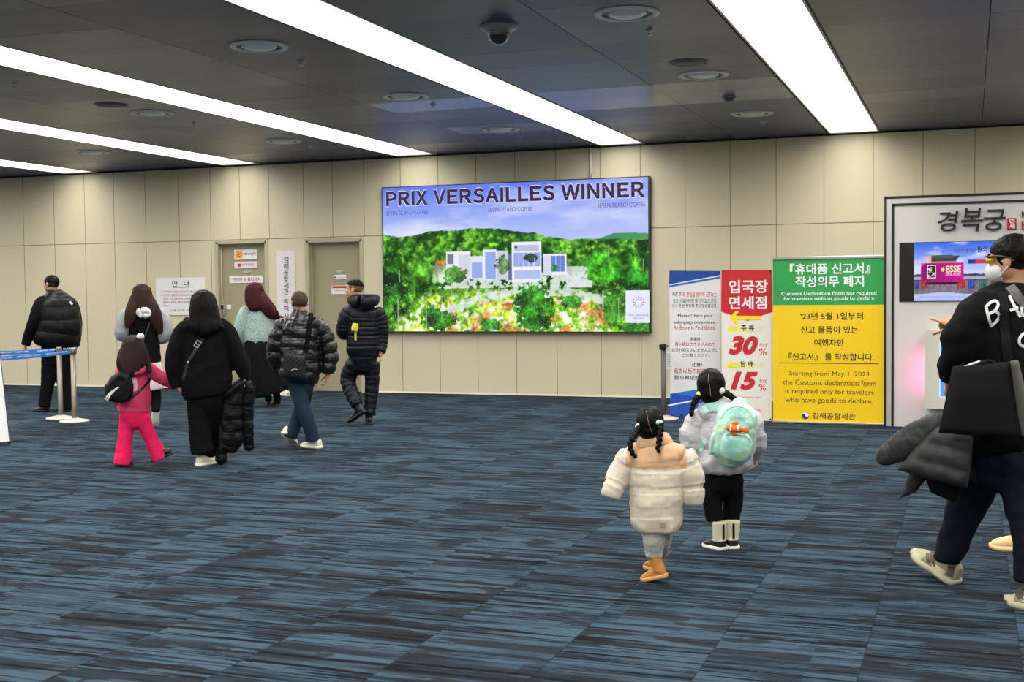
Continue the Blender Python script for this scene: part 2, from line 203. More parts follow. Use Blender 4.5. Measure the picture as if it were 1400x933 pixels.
'cream_child':{'at':(-1.575,-11.031,0.241),'head':((-0.011,0.0,0.838),0.187,-8,0),'hands':[((-0.21,-0.03,0.521),(-0.222,-0.02,0.457),75,1),((0.218,0.0,0.488),(0.207,0.0,0.434),60,-1)],'t':{'torso':[(0,'f',[(0.021,0.0,0.283,0.113,0.098),(0.021,0.0,0.314,0.129,0.105),(0.018,0.0,0.408,0.14,0.117),(0.018,0.0,0.514,0.144,0.113),(0.019,0.0,0.612,0.152,0.109),(0.015,0.0,0.682,0.148,0.098),(0.012,0.0,0.729,0.105,0.082),(0.004,0.0,0.76,0.078,0.066)])],'sl':[(0,'f',[(-0.124,0.0,0.662,0.066,0.066),(-0.175,0.0,0.571,0.066,0.066),(-0.206,-0.02,0.508,0.058,0.058),(-0.222,-0.03,0.462,0.047,0.047)]),(0,'f',[(0.165,0.0,0.663,0.066,0.066),(0.203,0.0,0.566,0.066,0.066),(0.214,0.0,0.476,0.059,0.059),(0.214,0.0,0.422,0.049,0.049)])],'collar':[(0,'f',[(0.008,0.0,0.736,0.105,0.082),(0.004,0.0,0.76,0.094,0.078),(0.0,0.0,0.779,0.082,0.07)])],'pel':[(0,'r',[(0.021,0.0,0.377,0.094,0.074),(0.021,0.0,0.307,0.09,0.07)])],'leg':[(0,'f',[(0.002,-0.01,0.32,0.066,0.066),(0.005,-0.01,0.222,0.06,0.06),(0.005,0.0,0.173,0.049,0.049),(0.005,0.0,0.138,0.047,0.047)]),(0,'f',[(0.056,0.03,0.313,0.055,0.055),(0.052,0.1,0.201,0.048,0.048),(0.037,0.2,0.12,0.04,0.04),(0.021,0.27,0.072,0.039,0.039)])],'hair':[(0,'r',[(-0.011,0.0,0.869,0.074,0.078),(-0.011,-0.02,0.824,0.07,0.07)])]},
'shoes':[((0.07,-0.03,0.032),(-0.058,0.03,-0.008),0.08,0.09),((0.036,0.24,0.0),(-0.036,0.33,0.0),0.08,0.09)],'x':{'part':[(-0.03,0.0,0.923),(-0.026,0.0,0.892),(-0.018,0.0,0.853),(-0.007,0.0,0.822),(0.001,0.0,0.803)],'braid_l':[(-0.068,-0.05,0.835),(-0.087,-0.08,0.808),(-0.11,-0.11,0.773),(-0.118,-0.12,0.743),(-0.11,-0.125,0.713),(-0.095,-0.125,0.69)],'braid_r':[(0.039,-0.06,0.86),(0.039,-0.09,0.825),(0.035,-0.11,0.788),(0.031,-0.12,0.751),(0.027,-0.125,0.718)],'tie_l':[(-0.072,-0.05,0.839)],'tie_r':[(0.035,-0.07,0.861)],'patch':[(0.037,0.0,0.326),(0.068,0.0,0.327)]}},
'backpack_child':{'at':(-1.377,-10.056,0.184),'head':((-0.075,0.0,0.97),0.194,-20,0),'hands':[((-0.113,0.12,0.481),(-0.096,0.14,0.447),45,1),((0.177,0.12,0.548),(0.194,0.13,0.502),45,-1)],'t':{'torso':[(-15,'f',[(0.002,0.0,0.473,0.154,0.128),(0.002,0.0,0.513,0.172,0.141),(0.006,0.0,0.627,0.176,0.132),(0.007,0.0,0.729,0.176,0.123),(0.003,0.0,0.794,0.167,0.106),(-0.023,0.0,0.847,0.114,0.084),(-0.049,0.0,0.886,0.07,0.062)])],'sl':[(0,'f',[(-0.145,0.0,0.789,0.07,0.07),(-0.189,0.0,0.696,0.073,0.073),(-0.18,0.0,0.608,0.066,0.066),(-0.117,0.11,0.492,0.054,0.054)]),(0,'f',[(0.163,0.05,0.76,0.071,0.071),(0.184,0.05,0.676,0.069,0.069),(0.189,0.08,0.606,0.062,0.062),(0.177,0.12,0.552,0.051,0.051)])],'pel':[(-15,'r',[(-0.003,0.0,0.539,0.119,0.092),(-0.007,0.0,0.442,0.119,0.092),(-0.007,0.0,0.398,0.101,0.084)])],'leg':[(0,'f',[(-0.059,0.0,0.419,0.068,0.068),(-0.068,0.0,0.295,0.062,0.062),(-0.06,0.0,0.202,0.055,0.055),(-0.056,0.0,0.172,0.053,0.053)]),(0,'f',[(0.049,0.02,0.418,0.068,0.068),(0.053,0.06,0.279,0.06,0.06),(0.04,0.08,0.154,0.051,0.051),(0.035,0.08,0.123,0.049,0.049)])],'collar':[(-15,'f',[(-0.045,0.0,0.856,0.092,0.075),(-0.053,0.0,0.886,0.079,0.066),(-0.058,0.0,0.9,0.07,0.062)])],'hair':[(0,'r',[(-0.074,0.0,1.001,0.086,0.088),(-0.075,-0.02,0.945,0.081,0.079)])]},
'shoes':[((-0.004,-0.06,0.0),(-0.11,0.06,0.0),0.098,0.082),((0.056,-0.03,0.0),(0.018,0.14,0.0),0.098,0.082)],'x':{'part':[(-0.087,0.0,1.053),(-0.087,0.0,1.014),(-0.079,0.0,0.97),(-0.075,0.0,0.926)],'pig_l':[(-0.139,-0.04,0.929),(-0.165,-0.06,0.9),(-0.182,-0.07,0.861),(-0.19,-0.08,0.814)],'pig_r':[(-0.01,-0.05,0.952),(0.029,-0.07,0.932),(0.063,-0.08,0.907),(0.092,-0.08,0.877)],'tie_l':[(-0.143,-0.05,0.934)],'tie_r':[(-0.01,-0.06,0.953)],'pack':[(0.065,-0.2,0.721)],'fish':[(0.093,-0.33,0.778)],'strap_l':[(-0.118,0.0,0.838),(-0.066,0.0,0.86),(-0.006,0.0,0.847),(0.037,0.0,0.812)],'strap_w':[(-0.11,0.0,0.67),(-0.119,0.0,0.635),(-0.146,0.0,0.582),(-0.168,0.0,0.537)]}},
'text_man':{'at':(0.075,-10.817,-0.011),'head':((0.121,0.0,1.682),0.258,70,0),'hands':[((-0.168,0.02,1.107),(-0.187,0.08,1.005),55,1),((-0.123,0.42,1.34),(-0.207,0.48,1.381),62,-1)],'t':{'torso':[(42,'f',[(0.065,0.0,0.753,0.243,0.177),(0.068,0.0,0.797,0.25,0.184),(0.074,0.0,0.907,0.254,0.188),(0.087,0.0,1.09,0.258,0.184),(0.1,0.0,1.272,0.262,0.177),(0.112,0.0,1.41,0.25,0.155),(0.125,0.0,1.497,0.184,0.133),(0.139,0.0,1.541,0.122,0.107),(0.142,0.0,1.562,0.103,0.096)])],'sl':[(0,'f',[(-0.03,-0.16,1.428,0.097,0.097),(-0.089,-0.19,1.333,0.1,0.1),(-0.119,-0.17,1.214,0.09,0.09),(-0.152,-0.05,1.141,0.069,0.069),(-0.164,0.0,1.116,0.059,0.059)]),(0,'f',[(0.218,0.16,1.414,0.102,0.102),(0.136,0.32,1.29,0.097,0.097),(-0.024,0.4,1.286,0.078,0.078),(-0.105,0.42,1.324,0.063,0.063)])],'pel':[(42,'r',[(0.071,0.0,0.816,0.184,0.14),(0.075,0.0,0.717,0.184,0.14),(0.076,0.0,0.651,0.162,0.133)])],'leg':[(0,'f',[(0.007,0.06,0.707,0.134,0.134),(-0.051,0.1,0.538,0.112,0.112),(-0.1,0.12,0.393,0.094,0.094),(-0.154,0.15,0.221,0.075,0.075),(-0.175,0.16,0.137,0.072,0.072)]),(0,'f',[(0.148,-0.06,0.727,0.131,0.131),(0.179,-0.08,0.558,0.113,0.113),(0.205,-0.13,0.388,0.094,0.094),(0.217,-0.18,0.237,0.082,0.082),(0.217,-0.2,0.135,0.082,0.082)])],'hair':[(0,'r',[(0.138,0.0,1.707,0.099,0.099)])]},
'shoes':[((-0.14,0.2,0.0),(-0.359,0.36,0.111),0.125,0.125),((0.283,-0.27,0.0),(0.128,-0.12,0.0),0.125,0.125)],'x':{'B1':[(0.004,0.0,1.458),(0.014,0.0,1.411),(0.028,0.0,1.363)],'B2':[(0.0,0.0,1.455),(0.024,0.0,1.48),(0.048,0.0,1.487),(0.058,0.0,1.469),(0.045,0.0,1.443),(0.017,0.0,1.425)],'B3':[(0.038,0.0,1.44),(0.058,0.0,1.429),(0.062,0.0,1.407),(0.048,0.0,1.385),(0.025,0.0,1.363)],'A1':[(0.108,0.0,1.512),(0.132,0.0,1.461),(0.159,0.0,1.407)],'A2':[(0.112,0.0,1.439),(0.129,0.0,1.447),(0.149,0.0,1.454)],'A3':[(0.166,0.0,1.486),(0.166,0.0,1.425),(0.189,0.0,1.407)],'O':[(0.19,0.0,1.334),(0.167,0.0,1.323),(0.153,0.0,1.298),(0.16,0.0,1.273),(0.187,0.0,1.262)],'watch':[(-0.175,0.02,1.107)]}},
'tan_person':{'at':(0.351,-9.557,-0.044),'head':((0.084,0.0,1.725),0.233,80,0),'hands':[((0.014,-0.1,0.906),(0.007,-0.1,0.799),40,1),((0.134,0.1,0.892),(0.127,0.1,0.784),40,-1)],'t':{'torso':[(75,'f',[(0.066,0.0,0.834,0.19,0.138),(0.065,0.0,1.006,0.195,0.143),(0.072,0.0,1.221,0.195,0.138),(0.075,0.0,1.392,0.182,0.121),(0.078,0.0,1.477,0.121,0.095),(0.082,0.0,1.52,0.078,0.078)])],'sl':[(0,'f',[(0.069,-0.18,1.387,0.076,0.076),(0.063,-0.2,1.166,0.067,0.067),(0.026,-0.13,0.972,0.055,0.055),(0.018,-0.1,0.915,0.051,0.051)]),(0,'f',[(0.093,0.18,1.38,0.08,0.08),(0.106,0.2,1.147,0.071,0.071),(0.123,0.13,0.955,0.057,0.057),(0.134,0.1,0.901,0.053,0.053)])],'pel':[(75,'r',[(0.066,0.0,0.877,0.147,0.112),(0.067,0.0,0.748,0.147,0.112)])],'leg':[(0,'f',[(0.043,-0.06,0.754,0.103,0.103),(0.005,-0.06,0.452,0.082,0.082),(-0.033,-0.06,0.17,0.073,0.073),(-0.04,-0.06,0.091,0.073,0.073)]),(0,'f',[(0.091,0.08,0.741,0.105,0.105),(0.156,0.06,0.442,0.083,0.083),(0.217,0.05,0.166,0.07,0.07),(0.229,0.05,0.08,0.07,0.07)])]},
'shoes':[((0.024,-0.06,0.0),(-0.228,-0.06,0.0),0.11,0.115),((0.296,0.05,0.0),(0.08,0.05,0.0),0.1,0.1)],'x':{}}}
HELD = {'held_puffer': {'at': (-6.524,-7.84,0.597),'p': {},'t': [(0,'r',[(0.333,0.0,0.76,0.047,0.04),(0.286,-0.01,0.681,0.073,0.053),(0.244,-0.01,0.542,0.1,0.06),(0.235,-0.01,0.374,0.107,0.06),(0.226,-0.01,0.24,0.107,0.06),(0.198,-0.01,0.161,0.093,0.053)]),(0,'r',[(0.366,0.0,0.766,0.04,0.04),(0.391,0.0,0.671,0.053,0.047),(0.374,0.01,0.468,0.057,0.047),(0.378,0.01,0.3,0.053,0.047),(0.388,0.01,0.151,0.047,0.04)]),(0,'r',[(0.156,0.0,0.343,0.053,0.047),(0.147,0.0,0.209,0.053,0.047),(0.131,0.0,0.055,0.053,0.047)]),(0,'r',[(0.339,-0.03,0.755,0.033,0.033),(0.246,-0.05,0.692,0.04,0.04),(0.174,-0.03,0.626,0.04,0.033),(0.147,0.0,0.584,0.033,0.033)])]},'arm_puffer': {'at': (0.075,-10.817,-0.011),'p': {'main': [(-0.216,-0.2,0.883),(-0.046,-0.26,0.834),(-0.072,-0.28,0.576),(-0.415,-0.2,0.647)],'low1': [(-0.344,-0.1,0.655),(-0.253,-0.1,0.621),(-0.323,-0.1,0.522),(-0.4,-0.1,0.489)],'low2': [(-0.286,-0.14,0.637),(-0.08,-0.18,0.615),(-0.134,-0.16,0.49),(-0.251,-0.14,0.532)]},'t': [(-15,'r',[(-0.095,-0.16,0.904,0.043,0.043),(-0.169,-0.16,0.891,0.054,0.047),(-0.259,-0.15,0.847,0.072,0.054),(-0.353,-0.14,0.785,0.076,0.054),(-0.434,-0.13,0.725,0.061,0.047),(-0.484,-0.12,0.692,0.04,0.029)])]},'tote': {'at': (0.075,-10.817,-0.011),'p': {'q': [(-0.145,-0.36,1.175),(0.12,-0.36,1.202),(0.167,-0.36,0.841),(-0.207,-0.36,0.857)],'strap': [(0.081,0.0,1.527),(0.085,0.0,1.381),(0.107,0.0,1.174)],'strap2': [(0.112,0.0,1.555),(0.152,0.0,1.497),(0.193,0.0,1.439)],'slit': [(-0.112,-0.37,1.165),(-0.021,-0.37,1.194)],'handle': [(-0.021,-0.37,1.19),(0.011,-0.37,1.205),(0.037,-0.37,1.195)]},'t': []},'bag_black': {'at': (-7.095,-8.005,0.644),'p': {'o': [(-0.312,-0.16,0.7),(-0.304,-0.16,0.759),(-0.247,-0.16,0.836),(-0.183,-0.16,0.88),(-0.102,-0.16,0.851),(-0.067,-0.16,0.765),(-0.069,-0.16,0.666),(-0.108,-0.16,0.608),(-0.208,-0.16,0.598),(-0.301,-0.16,0.621)],'swoosh': [(-0.299,0.0,0.615),(-0.279,0.0,0.667),(-0.234,0.0,0.712),(-0.189,0.0,0.744)],'c': [(-0.189,-0.16,0.597)]},'t': []}}
SIGNS = {'s1': {'wh': (0.62, 1.79), 'k': [('퇴장 후', (-0.273, -0.161, 1.486, 1.542)),('하고', (0.208, 0.268, 1.47, 1.521)),('있으니 잃어버린 물건이 없으신지', (-0.266, 0.261, 1.404, 1.454)),('다시 한 번 확인해 주시기 바랍니다', (-0.276, 0.265, 1.341, 1.392)),('Please Check your', (-0.205, 0.223, 1.214, 1.27)),('belongings once more.', (-0.26, 0.257, 1.136, 1.191)),('退場後', (-0.056, 0.069, 0.942, 0.984)),('お忘れ物なさいませんように', (-0.283, 0.287, 0.804, 0.852)),('ご注意ください。', (-0.157, 0.189, 0.744, 0.786)),('注意!', (-0.041, 0.089, 0.625, 0.673)),('别忘掉您的东西', (-0.256, 0.189, 0.463, 0.517))], 'r': [('재 진입을 엄격히 금지', (-0.147, 0.206, 1.475, 1.533)),('Re Entry is Prohibited.', (-0.26, 0.26, 1.064, 1.125)),('再入場はできませんので', (-0.245, 0.25, 0.87, 0.924)),('出去以后不能再进来', (-0.258, 0.247, 0.541, 0.601))], 'navy': [(-0.309, 1.8),(0.312, 1.787),(0.311, 1.736),(-0.313, 1.633)], 'blue': [(-0.314, 1.618),(0.31, 1.721),(0.31, 1.696),(-0.314, 1.594)], 'lb': [(-0.307, 0.289),(0.327, 0.398),(0.324, 0.214),(-0.311, 0.152)], 'db': [(-0.307, 0.286),(-0.113, 0.263),(0.311, 0.131),(0.32, 0.006),(-0.311, 0.005)], 'st': [(-0.335, 0.151),(0.302, 0.285),(0.301, 0.264),(-0.336, 0.133)], 'mid': [(-0.307, 0.289),(-0.173, 0.281),(0.125, 0.224),(-0.311, 0.145)]}, 's2': {'wh': (0.59, 1.79), 'w': [('입국장', (-0.209, 0.25, 1.516, 1.672)),('면세점', (-0.209, 0.236, 1.327, 1.48))], 'red': [(-0.294, 1.795),(0.297, 1.788),(0.305, 1.293),(0.17, 1.247),(0.011, 1.188),(-0.142, 1.24),(-0.302, 1.299)], 'arrow': [(-0.205, 1.224),(-0.134, 1.305),(-0.083, 1.304),(-0.13, 1.25),(0.165, 1.247),(0.166, 1.199),(-0.135, 1.201),(-0.088, 1.149),(-0.134, 1.149)], 'pill': [(-0.222, 0.188, 1.06, 1.122),(-0.232, 0.208, 0.634, 0.698)], 'k': [('주 류', (-0.067, 0.088, 1.068, 1.145)),('담 배', (-0.072, 0.077, 0.645, 0.714))], 'n': [('30', (-0.216, 0.134, 0.786, 1.012)),('15', (-0.195, 0.132, 0.372, 0.588))], 'r': [('최대', (0.146, 0.231, 0.878, 0.927)),('%', (0.143, 0.233, 0.787, 0.866)),('최대', (0.144, 0.227, 0.452, 0.503)),('%', (0.141, 0.224, 0.364, 0.445)),('면세점', (-0.025, 0.171, 0.106, 0.149)),('김해공항 면세점 이용안내 구매한도', (-0.187, 0.172, 0.273, 0.294))]}, 's3': {'wh': (1.25, 1.93), 'gz': 1.373, 'w': [('『휴대품 신고서』', (-0.431, 0.464, 1.725, 1.852)),('작성의무 폐지', (-0.367, 0.396, 1.577, 1.707))], 'w2': [('Customs Declaration Form not required', (-0.527, 0.532, 1.474, 1.527)),('for travelers without goods to declare', (-0.502, 0.508, 1.419, 1.47))], 'k': [('‘23년 5월 1일부터', (-0.31, 0.386, 1.201, 1.288)),('신고 물품이 있는', (-0.31, 0.334, 1.045, 1.13)),('여행자만', (-0.156, 0.177, 0.896, 0.982)),('『신고서』 를 작성합니다.', (-0.445, 0.506, 0.734, 0.821)),('김해공항세관', (-0.177, 0.304, 0.059, 0.132))], 'k2': [('Starting from May 1, 2023', (-0.437, 0.455, 0.543, 0.61)),('the Customs declaration form', (-0.51, 0.529, 0.448, 0.511)),('is required only for travelers', (-0.484, 0.506, 0.334, 0.406)),('who have goods to declare.', (-0.485, 0.498, 0.229, 0.306))], 'line': (-0.55, 0.559, 0.699, 0.707), 'logo': (-0.298, -0.21, 0.053, 0.14)}, 'notice': {'b': (-12.757, -11.796, 1.233, 1.851), 'k': [('안   내', (-12.436, -12.105, 1.704, 1.804)),('1. 이 지역은', (-12.664, -12.463, 1.604, 1.639)),('입니다.', (-12.06, -11.95, 1.601, 1.633)),('2. 이 지역에 물품을', (-12.666, -12.34, 1.547, 1.581)),('하고자 할 경우', (-12.201, -11.96, 1.543, 1.578)),('또는', (-12.496, -12.428, 1.49, 1.524)),('신고해야하며', (-12.207, -12.025, 1.487, 1.521)),('출입하는 사람은', (-12.62, -12.359, 1.43, 1.466)),('준수해야', (-12.086, -11.952, 1.427, 1.463)),('합니다.', (-12.621, -12.507, 1.372, 1.408)),('김 해 공 항 세 관', (-12.503, -12.03, 1.294, 1.328))], 'r': [('김해공항세관 보호구역', (-12.442, -12.06, 1.601, 1.636)),('반출입', (-12.319, -12.217, 1.547, 1.579)),('세관장', (-12.616, -12.509, 1.491, 1.524)),('공항만에게', (-12.404, -12.227, 1.489, 1.522)),('세관의 규정을', (-12.333, -12.107, 1.428, 1.464))], 'line': (-12.429, -12.117, 1.686, 1.691)}, 'vert': {'b': (-10.438, -10.108, 0.948, 2.245), 'k': [('김', (-10.309, -10.22, 2.063, 2.157)),('해', (-10.311, -10.221, 1.963, 2.057)),('공', (-10.313, -10.224, 1.859, 1.953)),('항', (-10.315, -10.226, 1.756, 1.85)),('세', (-10.317, -10.228, 1.655, 1.743)),('관', (-10.319, -10.229, 1.552, 1.646)),('특', (-10.322, -10.233, 1.395, 1.483)),('허', (-10.324, -10.235, 1.291, 1.379)),('심', (-10.327, -10.237, 1.156, 1.244)),('사', (-10.329, -10.239, 1.052, 1.14))]}, 'd1': {'cctv': (-11.291, -10.858, 2.13, 2.298), 'sq': (-11.272, -11.135, 2.153, 2.279), 'cam': (-11.248, -11.171, 2.202, 2.24), 'ct': [('CCTV 녹화중', (-11.119, -10.883, 2.201, 2.248))], 'b2': (-11.293, -10.861, 1.989, 2.099), 'ic': (-11.226, -11.168, 2.016, 2.069), 't2': [('김해공항세관', (-11.155, -10.931, 2.036, 2.069))], 'ov': (-11.158, -10.981, 1.898, 1.961), 'b3': (-11.395, -10.749, 1.752, 1.868), 't3': [('관계자 외 출입금지', (-11.331, -10.809, 1.779, 1.84))], 'lock': (-11.554, -11.479, 1.23, 1.414), 'tag': (-11.466, -11.377, 1.323, 1.4)}, 'd2': {'ov': (-9.452, -9.285, 1.889, 1.947), 'b1': (-9.469, -9.251, 1.786, 1.857), 'b2': (-9.509, -9.182, 1.553, 1.689), 'hd': (-9.493, -9.196, 1.65, 1.682)}, 'kiosk': {'o': (-0.898, -2.88, 2.585), 'tv': (-0.736, 0.786, 1.406, 2.065), 'pic': (-0.578, 0.786, 1.405, 2.063), 't': [('경', (-0.331, -0.115, 2.18, 2.404)),('복', (-0.088, 0.132, 2.17, 2.427)),('궁', (0.144, 0.371, 2.175, 2.404))], 'seal': (0.385, 0.479, 2.181, 2.306), 'seal2': (0.533, 0.622, 2.172, 2.276), 'kk': (0.532, 0.6, 2.307, 2.378), 'case': (-0.431, 0.074, 0.22, 1.094), 'blue': (-0.294, -0.056, 0.359, 0.951), 'led': (-0.48, -2.88, 0.609), 'frame': [-0.892, -0.871, -0.817, -0.793]}, 'screen': {'t': [('PRIX VERSAILLES WINNER',)], 'h': [(-8.435, -0.1, 2.898),(-4.347, -0.1, 2.901),(-4.346, -0.1, 3.118),(-8.431, -0.1, 3.11)], 's': [(-8.436, -7.733, 2.746, 2.827),(-6.751, -6.051, 2.748, 2.824),(-5.052, -4.342, 2.75, 2.834)], 'card': (-4.642, -4.291, 1.098, 1.565), 'star': (-4.566, -4.335, 1.288, 1.501), 'ct': (-4.598, -4.306, 1.15, 1.223)}}
# ------------------------------------------------------------------ the hall
def floor_mat():
    m, nt, b = base_mat('striped_carpet')
    g = nd(nt, 'ShaderNodeNewGeometry'); sx = nd(nt, 'ShaderNodeSeparateXYZ', i_Vector=g.outputs['Position'])
    M = lambda op, a, c=0., d=0.: nd(nt, 'ShaderNodeMath', operation=op, i_0=a, i_1=c, i_2=d).outputs[0]
    X, Y = sx.outputs[0], sx.outputs[1]
    u = M('DIVIDE', M('ADD', X, 1.03), .62); iu = M('FLOOR', u)
    h1 = nd(nt, 'ShaderNodeTexWhiteNoise', noise_dimensions='1D', i_W=iu).outputs['Value']
    v = M('ADD', M('DIVIDE', Y, .62), h1); iv = M('FLOOR', v)
    cell = nd(nt, 'ShaderNodeCombineXYZ', i_X=iu, i_Y=iv)
    h2 = nd(nt, 'ShaderNodeTexWhiteNoise', noise_dimensions='2D', i_Vector=cell.outputs[0]).outputs['Value']
    sh = M('MULTIPLY', h2, 37.)
    def nz(kx, ky, off, det=2.):
        c = nd(nt, 'ShaderNodeCombineXYZ', i_X=M('MULTIPLY_ADD', X, kx, sh), i_Y=M('MULTIPLY', Y, ky), i_Z=M('ADD', sh, off))
        return nd(nt, 'ShaderNodeTexNoise', i_Vector=c.outputs[0], i_Scale=1., i_Detail=det, i_Roughness=.6).outputs['Fac']
    sm = lambda v_, a_, b__: nd(nt, 'ShaderNodeMapRange', interpolation_type='SMOOTHSTEP', i_Value=v_, i_1=a_, i_2=b__, i_3=0., i_4=1.).outputs[0]
    mixc = lambda f_, c0, c1: nd(nt, 'ShaderNodeMix', data_type='RGBA', i_0=f_, i_6=c0, i_7=c1).outputs[2]
    fine = nz(.9, 27., 0., 2.); tone = nz(1.3, 12., 5.); patch = nz(1.9, 6., 11., 1.); thin = nz(1.1, 62., 17., 1.)
    bu = M('FLOOR', M('MULTIPLY_ADD', X, 3.1, M('MULTIPLY', h1, 5.))); bv = M('FLOOR', M('MULTIPLY', Y, 8.))
    bc = nd(nt, 'ShaderNodeCombineXYZ', i_X=bu, i_Y=bv)
    hb = nd(nt, 'ShaderNodeTexWhiteNoise', noise_dimensions='2D', i_Vector=bc.outputs[0]).outputs['Value']
    tn = M('ADD', M('MULTIPLY_ADD', h2, .16, tone), M('MULTIPLY', hb, .14))
    col = mixc(sm(tn, .44, .74), srgb(32, 39, 48), srgb(56, 74, 88))
    col = mixc(M('MULTIPLY', sm(M('MULTIPLY_ADD', hb, .12, patch), .64, .67), .8), col, srgb(31, 31, 34))
    col = mixc(sm(thin, .30, .5), srgb(25, 28, 34), col)
    col = mixc(sm(fine, .39, .45), srgb(18, 20, 25), col)
    rp = col.node; rpo = col
    # thin joints between the tiles
    fu = M('ABSOLUTE', M('SUBTRACT', M('FRACT', u), .5)); fv = M('ABSOLUTE', M('SUBTRACT', M('FRACT', v), .5))
    jt = M('GREATER_THAN', M('MAXIMUM', fu, M('MULTIPLY', fv, .995)), .4935)
    mx = nd(nt, 'ShaderNodeMix', data_type='RGBA', i_0=M('MULTIPLY', jt, .45), i_6=rpo); mx.inputs[7].default_value = srgb(22, 25, 30)
    nt.links.new(mx.outputs[2], b.inputs['Base Color'])
    b.inputs['Roughness'].default_value = .95; b.inputs['Specular IOR Level'].default_value = .04
    pile = nd(nt, 'ShaderNodeTexNoise', i_Vector=g.outputs['Position'], i_Scale=420.)
    bp = nd(nt, 'ShaderNodeBump', i_Height=M('MULTIPLY_ADD', fine, .8, pile.outputs['Fac']), i_Strength=.5, i_Distance=.004); nt.links.new(bp.outputs[0], b.inputs['Normal'])
    return m
X0, X1, Y0, CZ = -24., 8., -27., 3.664
m_wall = plain('beige_stone_panel', srgb(200, 191, 164), .55, bump=.08, bscale=60, var=.035)
m_joint = plain('panel_joint', srgb(118, 108, 88), .8)
m_seam_dark = plain('shadow_gap', srgb(26, 25, 24), .8)
m_trim = plain('pale_trim', srgb(226, 222, 208), .5)
m_paint = plain('plain_wall_paint', srgb(196, 190, 172), .7)
m_ceil_back = plain('ceiling_gap', srgb(14, 14, 15), .9)
bm = bmesh.new(); box(bm, X0, X1, Y0, .3, -.1, 0); struct(obj_bm('floor', bm, floor_mat()))
bm = bmesh.new(); box(bm, X0 - .2, X0, Y0, .3, 0, 3.9); struct(obj_bm('wall_left', bm, m_paint))
bm = bmesh.new(); box(bm, X1, X1 + .2, Y0, .3, 0, 3.9); struct(obj_bm('wall_right', bm, m_paint))
bm = bmesh.new(); box(bm, X0, X1, Y0 - .2, Y0, 0, 3.9); struct(obj_bm('wall_front', bm, m_paint))
DOORS = [(-11.575, -10.628, 2.425), (-9.897, -8.918, 2.41)]
SEAMS = [-23.1, -22.5, -21.85, -21.2, -20.55, -19.9, -19.3, -18.65, -18.0, -17.4, -16.75, -16.12, -15.49, -14.83, -14.185, -13.58, -12.945, -12.28, -11.67, -11.115, -10.57, -9.94, -9.42, -8.867, -8.238, -7.604, -6.98, -6.357, -5.717, -5.04, -4.44, -3.788, -3.15, -2.512, -1.867, -1.219, -.583, .063, .7, 1.34, 1.97, 2.61, 3.25, 3.88, 4.52, 5.15, 5.8, 6.43, 7.07, 7.7]
bm = bmesh.new()
xs = [X0] + [x for d in DOORS for x in d[:2]] + [X1]
for a, b_ in ((xs[0], xs[1]), (xs[2], xs[3]), (xs[4], xs[5])): box(bm, a, b_, 0, .3, 0, 3.9)
for a, b_, z in DOORS: box(bm, a, b_, 0, .3, z, 3.9)
JZ = 2.456
for x in SEAMS:
    box(bm, x - .0045, x + .0045, -.0012, .01, JZ, CZ, 1)
    if not any(d[0] - .08 < x < d[1] + .08 for d in DOORS): box(bm, x - .0045, x + .0045, -.0012, .01, .03, JZ, 1)
box(bm, X0, X1, -.0014, .01, JZ - .006, JZ + .006, 1)
struct(obj_bm('wall_back', bm, [m_wall, m_joint]))
bm = bmesh.new()
for a, b_ in ((xs[0], xs[1]), (xs[2], xs[3]), (xs[4], xs[5])): box(bm, a, b_, -.012, .01, 0.012, .035); box(bm, a, b_, -.006, .01, 0, .012, 1)
struct(obj_bm('baseboard_back', bm, [m_trim, m_seam_dark]))
bm = bmesh.new(); box(bm, X0, X1, -.01, .01, CZ - .022, CZ + .01); struct(obj_bm('trim_1', bm, m_seam_dark))

# ceiling: dark metal panels between the light strips, some toned paler as a painted screen reflection
STRIPS = [-20.6, -17.41, -14.22, -11.05, -7.945, -4.69, -1.463, 1.75, 4.95]
HW = .315
def ceil_mat():
    m, nt, b = base_mat('dark_ceiling_panel')
    a = nd(nt, 'ShaderNodeAttribute', attribute_name='gl'); g = nd(nt, 'ShaderNodeNewGeometry')
    mp = nd(nt, 'ShaderNodeMapping', i_Vector=g.outputs['Position']); mp.inputs['Scale'].default_value = (1.2, 9, 1)
    nz = nd(nt, 'ShaderNodeTexNoise', i_Vector=mp.outputs[0], i_Scale=1.5, i_Detail=4.)
    rp = nd(nt, 'ShaderNodeMapRange', i_Value=nz.outputs['Fac'], i_1=.2, i_2=.8, i_3=-.02, i_4=.02)
    ad = nd(nt, 'ShaderNodeMath', operation='ADD', i_0=rp.outputs[0], i_1=a.outputs['Fac']); nt.links.new(ad.outputs[0], b.inputs['Roughness'])
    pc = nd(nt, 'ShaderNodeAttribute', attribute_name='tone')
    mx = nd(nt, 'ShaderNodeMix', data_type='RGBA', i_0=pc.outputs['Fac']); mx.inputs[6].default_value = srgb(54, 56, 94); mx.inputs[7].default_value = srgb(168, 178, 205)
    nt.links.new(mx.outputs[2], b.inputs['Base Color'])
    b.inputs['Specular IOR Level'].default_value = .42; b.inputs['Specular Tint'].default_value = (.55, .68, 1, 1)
    return m
